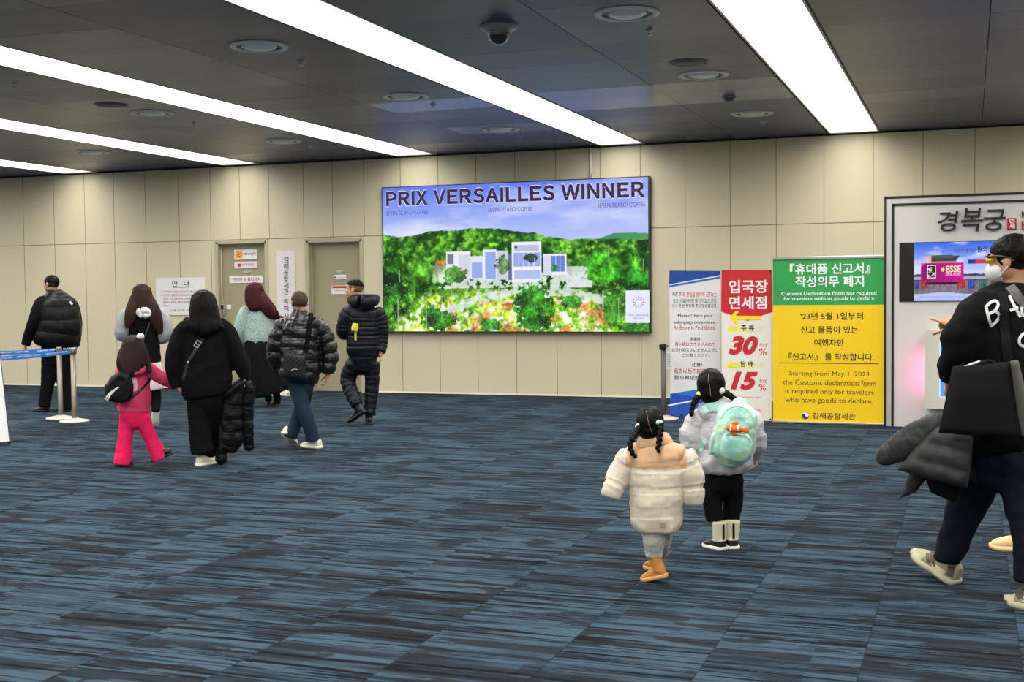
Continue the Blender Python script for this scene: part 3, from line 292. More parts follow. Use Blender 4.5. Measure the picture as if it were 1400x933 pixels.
def ceiling():
    vs_, fs, gl, tone = [], [], [], []
    rows = [0., -.54] + [-.54 - .73 * k for k in range(1, 38)]
    edges = [X0] + STRIPS + [X1]
    rnd = random.Random(3)
    pale = {(-5.7, 6): (.22, .6), (-5.7, 3): (.24, .5), (-3.7, 6): (.24, .36), (-2.3, 6): (.24, .33), (-3.7, 5): (.22, .5), (-2.3, 5): (.22, .48), (-5.7, 1): (.27, .22), (-7., 1): (.27, .15)}  # roughness and tone per panel; the paler tone paints in the screen's reflection
    for i in range(len(edges) - 1):
        a = edges[i] + (HW + .03 if i else 0); c = edges[i + 1] - (HW + .03 if i < len(STRIPS) else 0)
        mid = .5 * (a + c)
        for xa, xb in ((a, mid - .004), (mid + .004, c)):
            for k in range(len(rows) - 1):
                yb, ya = rows[k] - .0012, rows[k + 1] + .0012
                if k == 0: yb = .2
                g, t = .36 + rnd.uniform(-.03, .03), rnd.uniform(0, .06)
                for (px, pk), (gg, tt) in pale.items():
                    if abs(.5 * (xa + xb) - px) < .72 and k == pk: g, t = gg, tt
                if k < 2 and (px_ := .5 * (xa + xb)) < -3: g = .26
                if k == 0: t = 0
                dz = rnd.uniform(-.0008, .0008); n = len(vs_)
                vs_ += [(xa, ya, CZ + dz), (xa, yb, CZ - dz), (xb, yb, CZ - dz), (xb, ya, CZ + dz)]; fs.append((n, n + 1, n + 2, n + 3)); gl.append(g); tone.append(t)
    me = bpy.data.meshes.new('ceiling'); me.from_pydata(vs_, [], fs)
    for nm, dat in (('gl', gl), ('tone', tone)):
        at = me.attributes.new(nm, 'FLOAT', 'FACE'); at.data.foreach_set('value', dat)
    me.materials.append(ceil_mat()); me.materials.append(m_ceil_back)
    bm = bmesh.new(); bm.from_mesh(me); box(bm, X0, X1, Y0, .3, CZ + .03, CZ + .2, 1); bm.to_mesh(me); bm.free()
    o = bpy.data.objects.new('ceiling', me); COL.objects.link(o); struct(o)
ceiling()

# ------------------------------------------------------------------ ceiling lights and fittings
def strip_mat():
    m, nt, b = base_mat('lit_diffuser')
    g = nd(nt, 'ShaderNodeNewGeometry')
    mp = nd(nt, 'ShaderNodeMapping', i_Vector=g.outputs['Position']); mp.inputs['Scale'].default_value = (1.5, .9, 1)
    nz = nd(nt, 'ShaderNodeTexNoise', i_Vector=mp.outputs[0], i_Scale=1.6, i_Detail=2.)
    mr = nd(nt, 'ShaderNodeMapRange', i_Value=nz.outputs['Fac'], i_1=.3, i_2=.7, i_3=STRIP * .9, i_4=STRIP * 1.1)
    b.inputs['Base Color'].default_value = (.8, .8, .78, 1); b.inputs['Emission Color'].default_value = (1, .975, .90, 1)
    # prismatic diffuser: strongest straight down, weaker towards the sides
    dt = nd(nt, 'ShaderNodeVectorMath', operation='DOT_PRODUCT', i_0=g.outputs['Normal'], i_1=g.outputs['Incoming'])
    fa = nd(nt, 'ShaderNodeMath', operation='MULTIPLY_ADD', i_0=dt.outputs['Value'], i_1=.86, i_2=.14, use_clamp=True)
    ml = nd(nt, 'ShaderNodeMath', operation='MULTIPLY', i_0=fa.outputs[0], i_1=mr.outputs[0])
    # added fade of the emission towards the wall, softening the bright spot there
    en = nd(nt, 'ShaderNodeMapRange', interpolation_type='SMOOTHSTEP', i_Value=nd(nt, 'ShaderNodeSeparateXYZ', i_Vector=g.outputs['Position']).outputs[1], i_1=-1.1, i_2=-.1, i_3=1., i_4=.22)
    m2 = nd(nt, 'ShaderNodeMath', operation='MULTIPLY', i_0=ml.outputs[0], i_1=en.outputs[0])
    nt.links.new(m2.outputs[0], b.inputs['Emission Strength']); return m
m_diff = strip_mat(); m_rim = plain('white_rim', srgb(225, 222, 212), .4)
SL = {-14.22: 'shortest lit strip in the ceiling at the far left edge', -11.05: 'lit ceiling strip ending above the notice by the doors', -7.945: 'lit ceiling strip ending at the left end of the big screen',
      -4.69: 'large bright ceiling strip ending above the right end of the big screen', -1.463: 'dimmer wide ceiling strip ending above the yellow and green banner'}
for x in STRIPS:
    e = empty('ceiling_light_strip', (x, -13, CZ), SL.get(x, 'lit ceiling strip outside the picture to the ' + ('right' if x > 0 else 'left')), 'ceiling light', 'recessed light strips')
    bm = bmesh.new(); box(bm, -HW + .012, HW - .012, Y0 + 13.1, 12.885, .004, .02); obj_bm('diffuser', bm, m_diff, e)
    bm = bmesh.new()
    for s in (-1, 1): box(bm, s * HW - .01, s * HW + .01, Y0 + 13.1, 12.995, -.003, .024)
    box(bm, -HW, HW, 12.885, 12.995, -.003, .024); obj_bm('rim', bm, m_rim, e)
m_ring = plain('pale_ring_paint', srgb(226, 226, 224), .4); m_alu = plain('brushed_aluminium', srgb(176, 176, 172), .35, .85); m_black = plain('black_plastic', srgb(17, 17, 18), .4); m_lens = plain('frosted_lens', srgb(236, 236, 234), .3)
m_white = plain('white_plastic', srgb(214, 212, 206), .4)
def downlight(x, y, label):
    e = empty('downlight', (x, y, CZ), label, 'ceiling light', 'round downlights')
    bm = bmesh.new(); lathe(bm, [(.25, .01), (.25, -.008), (.235, -.016), (.2, -.014), (.195, .012)], 40); obj_bm('trim_ring', bm, m_ring, e, True)
    bm = bmesh.new(); lathe(bm, [(.197, .005), (.19, -.004), (.155, .004)], 40); obj_bm('gasket', bm, m_black, e, True)
    bm = bmesh.new(); lathe(bm, [(.15, .008), (.148, -.008), (.12, -.022), (.07, -.03), (0, -.032)], 40); obj_bm('lens', bm, m_lens, e, True)
DL = {(-5.67, -8.2): 'large round downlight between the two left light strips near the top', (-2.45, -8.2): 'large round downlight at the top beside the camera dome', (-8.85, -5.35): 'round downlight right of the flat ceiling disc at left',
      (-12.04, -2.45): 'round downlight low at the far left between the two shortest strips', (-8.86, -2.43): 'small round downlight above the two grey doors', (-5.68, -5.26): 'round downlight beside the pale ceiling panel',
      (-5.7, -2.33): 'round downlight in the pale panel just above the big screen', (-2.45, -5.31): 'round downlight below the flat ceiling disc at right', (-2.44, -2.44): 'smallest round downlight above the red banner'}
for (x, y), l in DL.items(): downlight(x, y, l)
for x, y, l in ((-8.87, -6.06, 'flat round ceiling disc left of a downlight at upper left'), (-2.445, -6.02, 'flat round ceiling disc above the downlight right of the camera dome')):
    e = empty('ceiling_speaker', (x, y, CZ), l, 'speaker', 'flat ceiling discs')
    bm = bmesh.new(); lathe(bm, [(.185, .01), (.185, -.006), (.17, -.01), (.165, -.006)], 36); obj_bm('rim', bm, plain('grey_disc_rim', srgb(112, 114, 118), .5), e, True)
    bm = bmesh.new(); lathe(bm, [(.165, .002), (.165, -.007), (0, -.007)], 36); obj_bm('grille', bm, plain('grey_disc', srgb(84, 86, 91), .6), e, True)
SP = {(-5.69, -7.46): 'tiny sprinkler under the top left downlight', (-8.88, -7.52): 'tiny sprinkler at the far left above the second strip', (-8.9, -4.46): 'tiny sprinkler right of the downlight at left', (-2.44, -7.52): 'tiny sprinkler below the top downlight', (-5.64, -4.62): 'tiny sprinkler on the pale ceiling panel',
      (-5.69, -1.58): 'tiny sprinkler above the screen close to the wall', (-2.445, -1.6): 'tiny sprinkler near the wall above the red banner', (-8.82, -1.75): 'tiny sprinkler near the wall above the doors'}
for (x, y), l in SP.items():
    e = empty('sprinkler', (x, y, CZ), l, 'sprinkler', 'ceiling sprinklers')
    bm = bmesh.new(); lathe(bm, [(.04, .01), (.04, -.004), (.02, -.01), (.012, -.03), (.0, -.03)], 16); obj_bm('escutcheon', bm, m_white, e, True)
    bm = bmesh.new(); lathe(bm, [(.0, -.03), (.022, -.032), (.022, -.036), (0, -.037)], 12); obj_bm('deflector', bm, m_alu, e, True)
e = empty('smoke_detector', (-2.46, -3.84, CZ), 'small grey smoke detector on the pale ceiling panels', 'smoke detector')
bm = bmesh.new(); lathe(bm, [(.075, .01), (.075, -.015), (.055, -.022), (.05, -.05), (.03, -.062), (0, -.064)], 24); obj_bm('housing', bm, plain('grey_detector', srgb(120, 122, 126), .5), e, True)
bm = bmesh.new(); lathe(bm, [(.057, -.026), (.057, -.036), (.052, -.036)], 24); obj_bm('vent_slot', bm, m_black, e, True)
e = empty('dome_camera', (-3.51, -8.15, CZ), 'black dome security camera hanging from the ceiling', 'security camera')
bm = bmesh.new(); lathe(bm, [(.15, .01), (.15, -.015), (.135, -.03), (.1, -.035), (.095, -.05), (.0, -.05)], 40); obj_bm('mounting_ring', bm, plain('grey_camera_base', srgb(152, 153, 156), .4), e, True)
bm = bmesh.new(); lathe(bm, [(.09, -.05)] + [(.09 * math.cos(a * D2R), -.055 - .09 * math.sin(a * D2R)) for a in range(0, 91, 10)], 40)
md = plain('smoked_dome', srgb(12, 12, 14), .06, coat=1); obj_bm('dome', bm, md, e, True)
bm = bmesh.new(); lathe(bm, [(.096, -.048), (.1, -.056), (.096, -.064), (.092, -.056)], 40); obj_bm('collar', bm, m_alu, e, True)

# ------------------------------------------------------------------ doors
m_door = plain('olive_grey_steel', srgb(150, 143, 116), .5, var=.02, bscale=8); m_frame = plain('door_frame_paint', srgb(172, 165, 140), .45); m_steel = plain('satin_steel', srgb(190, 188, 182), .3, .9)
for i, (a, b_, z) in enumerate(DOORS):
    e = empty('door_%d' % (i + 1), ((a + b_) / 2, .1, 0)); struct(e); w_ = (b_ - a) / 2
    bm = bmesh.new(); box(bm, -w_ + .035, w_ - .035, 0, .05, .008, z - .035); obj_bm('door_leaf', bm, m_door, e, bevel=.003)
    bm = bmesh.new()
    for s in (-1, 1):
        box(bm, min(s * w_, s * (w_ - .035)), max(s * w_, s * (w_ - .035)), -.11, .06, 0, z); box(bm, min(s * w_, s * (w_ + .028)), max(s * w_, s * (w_ + .028)), -.112, -.1, 0, z + .028)
        box(bm, min(s * (w_ - .035), s * (w_ - .06)), max(s * (w_ - .035), s * (w_ - .06)), -.03, -.002, 0, z - .035)
    box(bm, -w_, w_, -.11, .06, z - .035, z); box(bm, -w_, w_, -.112, -.1, z, z + .028); box(bm, -w_ + .035, w_ - .035, -.03, -.002, z - .06, z - .035)
    obj_bm('door_frame', bm, m_frame, e)
    if i == 0:
        q = SIGNS['d1']; cx = (a + b_) / 2; L_ = q['lock']
        bm = bmesh.new(); box(bm, L_[0] - cx, L_[1] - cx, -.05, .0, L_[2], L_[3]); obj_bm('lock', bm, m_steel, e, bevel=.012)
        bm = bmesh.new(); box(bm, L_[0] - cx + .012, L_[1] - cx - .012, -.056, -.049, L_[2] + .09, L_[3] - .02); obj_bm('keypad', bm, m_black, e)
        bm = bmesh.new(); lathe(bm, [(.012, 0), (.012, .06)], 12); bmesh.ops.rotate(bm, verts=bm.verts, matrix=Matrix.Rotation(math.pi / 2, 3, 'X')); box(bm, -.01, .1, -.062, -.045, -.01, .01)
        bmesh.ops.translate(bm, vec=((L_[0] + L_[1]) / 2 - cx, 0, L_[2] - .05), verts=bm.verts); obj_bm('handle', bm, m_steel, e)
    else:
        bm = bmesh.new(); box(bm, -w_ + .09, -w_ + .13, -.05, 0, 1.0, 1.2); obj_bm('handle', bm, m_steel, e, bevel=.01)
m_paper = plain('white_sign_board', srgb(222, 219, 220), .5); m_pinkish = plain('lilac_white_board', srgb(214, 206, 213), .5); m_ink = plain('black_ink', srgb(22, 20, 24), .6); m_red = plain('crimson_ink', srgb(160, 26, 44), .6)
def board(name, b, y, label, cat, mat, group=None, t=.012, bev=.002):
    e = empty(name, ((b[0] + b[1]) / 2, y, b[2]), label, cat, group); cx, h, w_ = e.location[0], b[3] - b[2], (b[1] - b[0]) / 2
    bm = bmesh.new(); box(bm, -w_, w_, -t, 0, 0, h); obj_bm('board', bm, mat, e, bevel=bev)
    off = lambda q: (q[0] - cx, q[1] - cx, q[2] - b[2], q[3] - b[2])
    return e, off, -t - .0012
q = SIGNS['notice']
e, off, y = board('notice_board', q['b'], -.0025, 'white notice headed in large black Korean letters on the beige wall', 'notice', m_paper)
lines('lettering', q['k'][:1], m_ink, e, y, .012, off=off); lines('lettering', q['k'][1:], m_ink, e, y, .004, off=off); Letters().rect(off(q['line']), y).build('underline', m_ink, e)
lines('red_lettering', q['r'], m_red, e, y, .006, off=off)
q = SIGNS['vert']
e, off, y = board('vertical_nameplate', q['b'], -.0025, 'tall narrow pinkish sign with vertical Korean letters between the two doors', 'sign', m_pinkish)
t = Letters(); [t.add(s, off(b_), y, .012) for s, b_ in q['k']]; t.build('lettering', m_ink, e)
q = SIGNS['d1']; dy = .0985
e, off, y = board('camera_warning_sign', q['cctv'], dy, 'white sign with an orange camera symbol at the top of the left door', 'sign', m_paper)
t = Letters(); [t.add(s, off(b_), y, .01) for s, b_ in q['ct']]; t.build('lettering', plain('plum_ink', srgb(70, 34, 52), .6), e)
Letters().rect(off(q['sq']), y + .0004).build('orange_square', plain('orange_sign', srgb(238, 160, 24), .5), e)
c_ = off(q['cam']); Letters().poly([(c_[0], c_[2] + .005), (c_[0] + .01, c_[2]), (c_[1], c_[3] - .014), (c_[1] - .006, c_[3])], y - .0006).poly([(c_[0] + .03, c_[2] - .02), (c_[1], c_[2] - .02), (c_[1], c_[2] - .012), (c_[0] + .03, c_[2] - .012)], y - .0006).build('camera_symbol', m_ink, e)
e, off, y = board('office_nameplate', q['b2'], dy, 'white plate with a small red emblem and red letters on the left door', 'sign', m_pinkish)
t = Letters(); [t.add(s, off(b_), y, .01) for s, b_ in q['t2']]; t.build('lettering', m_red, e)
i_ = off(q['ic']); Letters().rect(i_, y).build('emblem', plain('red_emblem', srgb(206, 20, 52), .5), e)
e, off, y = board('staff_only_sign', q['b3'], dy, 'wide white sign with one line of dark red Korean letters on the left door', 'sign', m_paper)
t = Letters(); [t.add(s, off(b_), y, .016) for s, b_ in q['t3']]; t.build('lettering', m_red, e)
e, off, y = board('lock_label', q['tag'], dy, 'small blank white label beside the lock of the left door', 'label', m_paper, t=.004)
def oval(b, y, label):
    e = empty('door_plate', ((b[0] + b[1]) / 2, y, (b[2] + b[3]) / 2), label, 'door plate')
    bm = bmesh.new(); lathe(bm, [(1, 0), (1, .6), (.92, 1), (0, 1)], 32); bmesh.ops.rotate(bm, verts=bm.verts, matrix=Matrix.Rotation(math.pi / 2, 3, 'X'))
    bmesh.ops.scale(bm, vec=((b[1] - b[0]) / 2, .01, (b[3] - b[2]) / 2), verts=bm.verts); obj_bm('plate', bm, m_steel, e)
    bm = bmesh.new(); bx = (b[1] - b[0]) / 2; box(bm, -bx * .45, bx * .35, -.0115, -.0095, -.006, .006); obj_bm('inset', bm, m_white, e)
oval(q['ov'], dy, 'oval silver plate on the left door above the staff sign')
q = SIGNS['d2']; oval(q['ov'], dy, 'oval silver plate near the top of the right door')
e, off, y = board('door_label', q['b1'], dy, 'small white label with a red mark under the oval plate of the right door', 'sign', m_paper)
b_ = off(q['b1']); Letters().rect((b_[0] + .015, b_[0] + .04, b_[2] + .02, b_[3] - .02), y).build('red_mark', m_red, e); Letters().rect((b_[0] + .055, b_[1] - .02, b_[2] + .03, b_[3] - .036), y).build('print_line', plain('grey_ink', srgb(120, 118, 120), .6), e)
e, off, y = board('door_notice', q['b2'], dy, 'white notice with a dark red header band on the right door', 'notice', m_paper)
Letters().rect(off(q['hd']), y).build('header_band', m_red, e)
b_ = off(q['b2']); t = Letters(); [t.rect((b_[0] + .04, b_[1] - .04 - .03 * (k % 2), b_[2] + .03 + k * .022, b_[2] + .036 + k * .022), y) for k in range(4)]; t.build('print_line', plain('grey_ink', srgb(120, 118, 120), .6), e)

# ------------------------------------------------------------------ painting the screens
def fbm(shape, scale, seed, octs=4, ax=1., ay=1.):
    """smooth value noise on a grid, 0..1"""
    h, w_ = shape; rg = np.random.RandomState(seed); out = np.zeros(shape); amp = 1.; tot = 0.
    for o in range(octs):
        sx, sy = scale * ax * 2 ** o, scale * ay * 2 ** o
        gx, gy = int(sx * w_ / h) + 3, int(sy) + 3; G = rg.rand(gy, gx)
        yy = np.linspace(0, sy, h); xx = np.linspace(0, sx * w_ / h, w_); y0 = yy.astype(int); x0 = xx.astype(int)
        fy = (yy - y0)[:, None]; fx = (xx - x0)[None]; fy = fy * fy * (3 - 2 * fy); fx = fx * fx * (3 - 2 * fx)
        A = G[np.ix_(y0, x0)]; B = G[np.ix_(y0, x0 + 1)]; C = G[np.ix_(y0 + 1, x0)]; Dd = G[np.ix_(y0 + 1, x0 + 1)]
        out += amp * ((A * (1 - fx) + B * fx) * (1 - fy) + (C * (1 - fx) + Dd * fx) * fy); tot += amp; amp *= .55
    return out / tot
def picture(name, img, w_, h_, y, mat, parent, x0=None, z0=0.):
    """a grid of coloured vertices: the lit face of a screen"""
    H, W = img.shape[:2]; x0 = -w_ / 2 if x0 is None else x0
    xs_, zs = np.linspace(x0, x0 + w_, W), np.linspace(z0 + h_, z0, H)
    co = np.zeros((H, W, 3), np.float32); co[..., 0] = xs_[None]; co[..., 1] = y; co[..., 2] = zs[:, None]
    i = np.arange(H * W).reshape(H, W); f = np.stack([i[1:, :-1], i[1:, 1:], i[:-1, 1:], i[:-1, :-1]], -1).reshape(-1, 4)
    me = bpy.data.meshes.new(name); me.vertices.add(H * W); me.vertices.foreach_set('co', co.ravel())
    me.loops.add(f.size); me.loops.foreach_set('vertex_index', f.ravel().astype(np.int32)); me.polygons.add(len(f)); me.polygons.foreach_set('loop_start', np.arange(0, f.size, 4, dtype=np.int32))
    me.update(calc_edges=True); me.validate()
    at = me.color_attributes.new('paint', 'FLOAT_COLOR', 'POINT')
    c = img / 255.; lin = np.where(c <= .04045, c / 12.92, ((np.maximum(c, 0) + .055) / 1.055) ** 2.4)
    at.data.foreach_set('color', np.concatenate([lin, np.ones((H, W, 1))], -1).astype(np.float32).ravel())
    return link(name, me, parent, [mat])
def lerp3(a, b, t): return np.asarray(a, float) + (np.asarray(b, float) - np.asarray(a, float)) * np.clip(t, 0, 1)[..., None]
def landscape():
    H, W = 236, 444; v, u = np.mgrid[0:H, 0:W]; u = u / (W - 1.); v = v / (H - 1.)
    s = (H, W); n1, n2 = fbm(s, 3, 1, 5, .6, 1.6), fbm(s, 9, 2, 4)
    img = lerp3((88, 118, 236), (176, 190, 250), (v + .04) / .36)
    cl = fbm(s, 4, 11, 5, .45, 1.5); img = img + (np.array((232, 232, 252)) - img) * np.clip((cl - .47) * 3.2 * (1 - .3 * u), 0, .9)[..., None]
    hill = np.interp(u, [0, .05, .12, .2, .35, .46, .58, .72, .8, .87, .93, 1], [.335, .34, .33, .305, .298, .305, .345, .385, .39, .40, .40, .40])
    far = np.interp(u, [0, .07, .8, .83, .88, .94, 1], [.32, .345, .41, .385, .354, .355, .362])
    img = np.where((v > far)[..., None], lerp3((58, 128, 92), (96, 172, 104), n2), img)
    edge = hill + (n2 - .5) * .03
    tn, tf = fbm(s, 14, 3, 4), fbm(s, 34, 4, 3)
    tree = lerp3((20, 70, 18), (70, 150, 34), (tn - .3) * 2.4); tree = lerp3(tree, (150, 214, 70), (tf - .5) * 3 + (tn - .5))
    tree = lerp3(tree, (12, 36, 16), (.42 - tf) * 3.2)
    img = np.where((v > edge)[..., None], tree, img)
    # brighter shrubs, lawn and bare earth on the near slope
    lawn = np.interp(u, [0, .15, .3, .5, .7, .82, .9, 1], [1.02, .72, .70, .68, .7, .72, .82, .95])
    low = lerp3((104, 186, 26), (222, 246, 84), (tn - .3) * 2.6); low = lerp3(low, (252, 252, 232), (tf - .5) * 6); low = lerp3(low, (226, 142, 78), (fbm(s, 12, 8, 4) - .49) * 5 * ((u > .25) & (u < .88) & (v > .78)))
    low = lerp3(low, (30, 92, 22), (.4 - fbm(s, 18, 9, 3)) * 5)
    k = np.clip((v - lawn) * 14 + (n2 - .5), 0, 1); img = lerp3(img, low, k)
    # pale terrace ring round the building
    ring = np.abs((v - (.73 + 1.1 * (u - .6) ** 2))) < .025 + .012 * tf
    img = lerp3(img, (222, 234, 240), np.where(ring & (u > .15) & (u < .86), .75 * (tf > .38), 0))
    img = lerp3(img, (244, 244, 252), np.where((np.abs(v - .655) < .05) & (u > .22) & (u < .8), .8 * (tf > .42), 0))
    def rect(x0, x1, y0, y1, c, a=1.):
        # px of the measured picture
        nonlocal img
        ua, ub = (x0 - 48) / 1308., (x1 - 48) / 1308.; top = lambda x: 90 - .043 * (x - 42)
        va = (y0 - top((x0 + x1) / 2)) / (808 - top((x0 + x1) / 2)); vb = (y1 - top((x0 + x1) / 2)) / (808 - top((x0 + x1) / 2))
        img = lerp3(img, c, np.where((u >= ua) & (u <= ub) & (v >= va) & (v <= vb), a, 0))
    Wt, Gl = (238, 238, 250), (150, 172, 236)
    rect(378, 500, 405, 540, Wt); rect(384, 416, 418, 470, (120, 126, 150)); rect(440, 500, 420, 535, (214, 216, 232)); rect(500, 566, 430, 545, (228, 230, 246)); rect(508, 560, 460, 540, Gl)
    rect(563, 632, 395, 548, Wt); rect(576, 628, 408, 545, Gl); rect(632, 690, 402, 548, (206, 208, 226)); rect(690, 712, 420, 548, (90, 110, 140))
    rect(709, 852, 355, 560, Wt); rect(720, 842, 372, 405, (190, 194, 220)); rect(722, 735, 376, 390, (50, 40, 50)); rect(716, 846, 412, 480, Gl); rect(712, 850, 480, 500, (248, 246, 252)); rect(720, 846, 500, 540, (176, 192, 240))
    for x in (740, 764, 788, 812): rect(x, x + 4, 412, 480, (214, 222, 250))
    rect(860, 974, 416, 522, Wt); rect(900, 966, 428, 508, (104, 132, 214)); rect(860, 900, 425, 520, (216, 218, 234))
    for x in (920, 942): rect(x, x + 3, 428, 508, (206, 214, 244))
    rect(975, 1085, 480, 585, (226, 230, 240), .8); rect(320, 372, 452, 478, (236, 132, 70), .8); rect(300, 380, 478, 560, (230, 234, 232), .5)
    # trees standing in front
    rg = np.random.RandomState(5)
    def crown(x, y, rx, ry, c, a=.9):
        nonlocal img
        uu, vv = (x - 48) / 1308., (y - 62) / 745.
        d = ((u - uu) / (rx / 1308.)) ** 2 + ((v - vv) / (ry / 745.)) ** 2 + (tf - .5) * 1.5 + (fbm((H, W), 60, 33, 2) - .5) * 1.2
        img = lerp3(img, lerp3(np.array(c) * .45, np.minimum(np.array(c) * 1.35, 255), (tn - .3) * 2.4), np.where(d < 1, a, 0))
    crown(805, 680, 95, 105, (52, 150, 36)); crown(810, 760, 80, 50, (40, 120, 30)); crown(425, 520, 65, 40, (74, 140, 42)); crown(660, 470, 34, 46, (96, 160, 60), .7)
    crown(110, 600, 70, 60, (40, 110, 30)); crown(90, 480, 60, 70, (50, 130, 34)); crown(90, 535, 45, 38, (14, 40, 20)); crown(340, 750, 90, 55, (40, 120, 24)); crown(1190, 500, 130, 90, (70, 170, 36)); crown(1280, 560, 90, 60, (46, 140, 36)); crown(1200, 690, 60, 90, (70, 160, 40)); crown(1000, 660, 60, 30, (60, 150, 40)); crown(600, 770, 45, 35, (52, 140, 40)); crown(1300, 785, 70, 30, (40, 120, 30)); crown(250, 500, 60, 50, (90, 170, 50)); crown(800, 440, 36, 22, (60, 110, 60), .8); crown(915, 490, 16, 16, (50, 120, 50))
    for x, y0, y1 in ((400, 540, 690), (540, 600, 690), (752, 480, 560), (818, 440, 530), (1170, 370, 440), (1142, 600, 690), (1330, 440, 500), (120, 640, 790), (270, 640, 790), (350, 640, 740), (480, 560, 640), (640, 560, 660), (130, 500, 560), (1215, 640, 750)): rect(x, x + 5, y0, y1, (208, 204, 196), .7)
    fleck = rg.rand(H, W); img = lerp3(img, (250, 248, 236), np.where((fleck > .965) & (v > .66), .55, 0)); g9 = fbm(s, 60, 31, 2); img = img * (1 + (g9 - .5)[..., None] * .8 * ((v > edge) & (img[..., 2] < 120))[..., None])
    return np.clip(img, 0, 255)
S_ = SIGNS['screen']; sx0, sx1, sz0, sz1 = -8.513, -4.288, .957, 3.193
e = empty('advertising_screen', ((sx0 + sx1) / 2, 0, sz0), 'large lit screen on the back wall showing white buildings on a green hillside', 'screen')
cx = e.location[0]; W_, H_ = sx1 - sx0, sz1 - sz0
bm = bmesh.new(); box(bm, -W_ / 2, W_ / 2, -.098, -.001, 0, H_); obj_bm('housing', bm, plain('dark_housing', srgb(44, 42, 46), .4), e)
m_scr = glow_attr('screen_picture', SCREEN)
picture('picture', landscape(), W_ - .03, H_ - .03, -.1, m_scr, e, z0=.015)
off = lambda q: (q[0] - cx, q[1] - cx, q[2] - sz0, q[3] - sz0)
h = S_['h']; hb = (h[0][0], h[1][0], h[0][2], h[2][2])
t = Letters().grotesque('PRIX VERSAILLES WINNER', off(hb), -.103, .024); t.build('headline', glow('headline_ink', srgb(62, 44, 70), 1), e)
t = Letters().grotesque('PRIX VERSAILLES WINNER', off((hb[0] - .008, hb[1] + .008, hb[2] - .012, hb[3] + .012)), -.1015, .040); t.build('headline_edge', glow('headline_edge', srgb(206, 212, 250), 1), e)
lines('subtitle', [('SEVEN ISLAND COFFEE', (b_[0], b_[1], b_[2] + .012, b_[3] - .008)) for b_ in S_['s']], glow('subtitle_ink', srgb(92, 84, 128), 1), e, -.1025, -.004, off=off)
Letters().rect(off(S_['card']), -.1015).build('corner_card', glow('card_white', srgb(232, 236, 252), 1), e)
b_ = off(S_['star']); c0, c1, r_ = (b_[0] + b_[1]) / 2, (b_[2] + b_[3]) / 2, (b_[3] - b_[2]) / 2
t = Letters()
for k in range(12):
    a = k * math.pi / 6; d_ = Vector((math.cos(a), math.sin(a))); n_ = Vector((-d_.y, d_.x)); p = [d_ * r_ * .28, d_ * r_ * .7 + n_ * r_ * .07, d_ * r_, d_ * r_ * .7 - n_ * r_ * .07]
    t.poly([(c0 + q.x, c1 + q.y) for q in p], -.1028)
t.build('starburst_emblem', glow('emblem_grey', srgb(150, 150, 176), 1), e)
b_ = off(S_['ct']); t = Letters().add('PRIX VERSAILLES', (b_[0], b_[1], b_[2] + .045, b_[3]), -.1028).add('RESTAURANTS', (b_[0] + .07, b_[1] - .07, b_[2], b_[2] + .024), -.1028); t.build('card_lettering', glow('card_ink', srgb(96, 92, 130), 1), e)
e = empty('conduit_pipe', (-5.178, -.02, 3.19), 'thin white pipe on the wall above the big screen', 'pipe')
bm = bmesh.new(); lathe(bm, [(0, 0), (.018, 0), (.018, .45), (0, .45)], 16); obj_bm('tube', bm, m_white, e, True)
bm = bmesh.new(); lathe(bm, [(.018, .05), (.024, .05), (.024, .08), (.018, .08)], 16); lathe(bm, [(.018, .38), (.024, .38), (.024, .41), (.018, .41)], 16); obj_bm('clip', bm, m_alu, e)
# ------------------------------------------------------------------ banners
m_print_attr, _nt, _b = base_mat('printed_colours'); _nt.links.new(nd(_nt, 'ShaderNodeVertexColor', layer_name='paint').outputs[0], _b.inputs['Base Color']); _b.inputs['Roughness'].default_value = .5
def gradient(name, b, y, c0, c1, parent, n=10, cap=True):
    """printed bar that runs from one colour to another, round at its left end"""
    r = (b[3] - b[2]) / 2; vs_, fs, cs = [], [], []
    for i in range(n + 1):
        t = i / n; x = b[0] + r + (b[1] - b[0] - r) * t
        vs_ += [(x, y, b[2]), (x, y, b[3])]; c = [a + (d - a) * t for a, d in zip(c0, c1)]; cs += [c, c]
        if i: k = 2 * i; fs.append((k - 2, k, k + 1, k - 1))
    n0 = len(vs_); ring = [(b[0] + r - r * math.sin(a * D2R), y, (b[2] + b[3]) / 2 - r * math.cos(a * D2R)) for a in range(0, 181, 15)]
    vs_ += ring; cs += [c0] * len(ring); fs.append(tuple(range(n0, n0 + len(ring)))[::-1])
    o = mk(name, vs_, fs, m_print_attr, parent); at = o.data.color_attributes.new('paint', 'FLOAT_COLOR', 'POINT')
    at.data.foreach_set('color', np.array(cs, np.float32).ravel()); return o
m_vinyl = plain('white_vinyl', srgb(228, 227, 228), .45); m_vinyl2 = plain('warm_white_vinyl', srgb(230, 227, 221), .45)
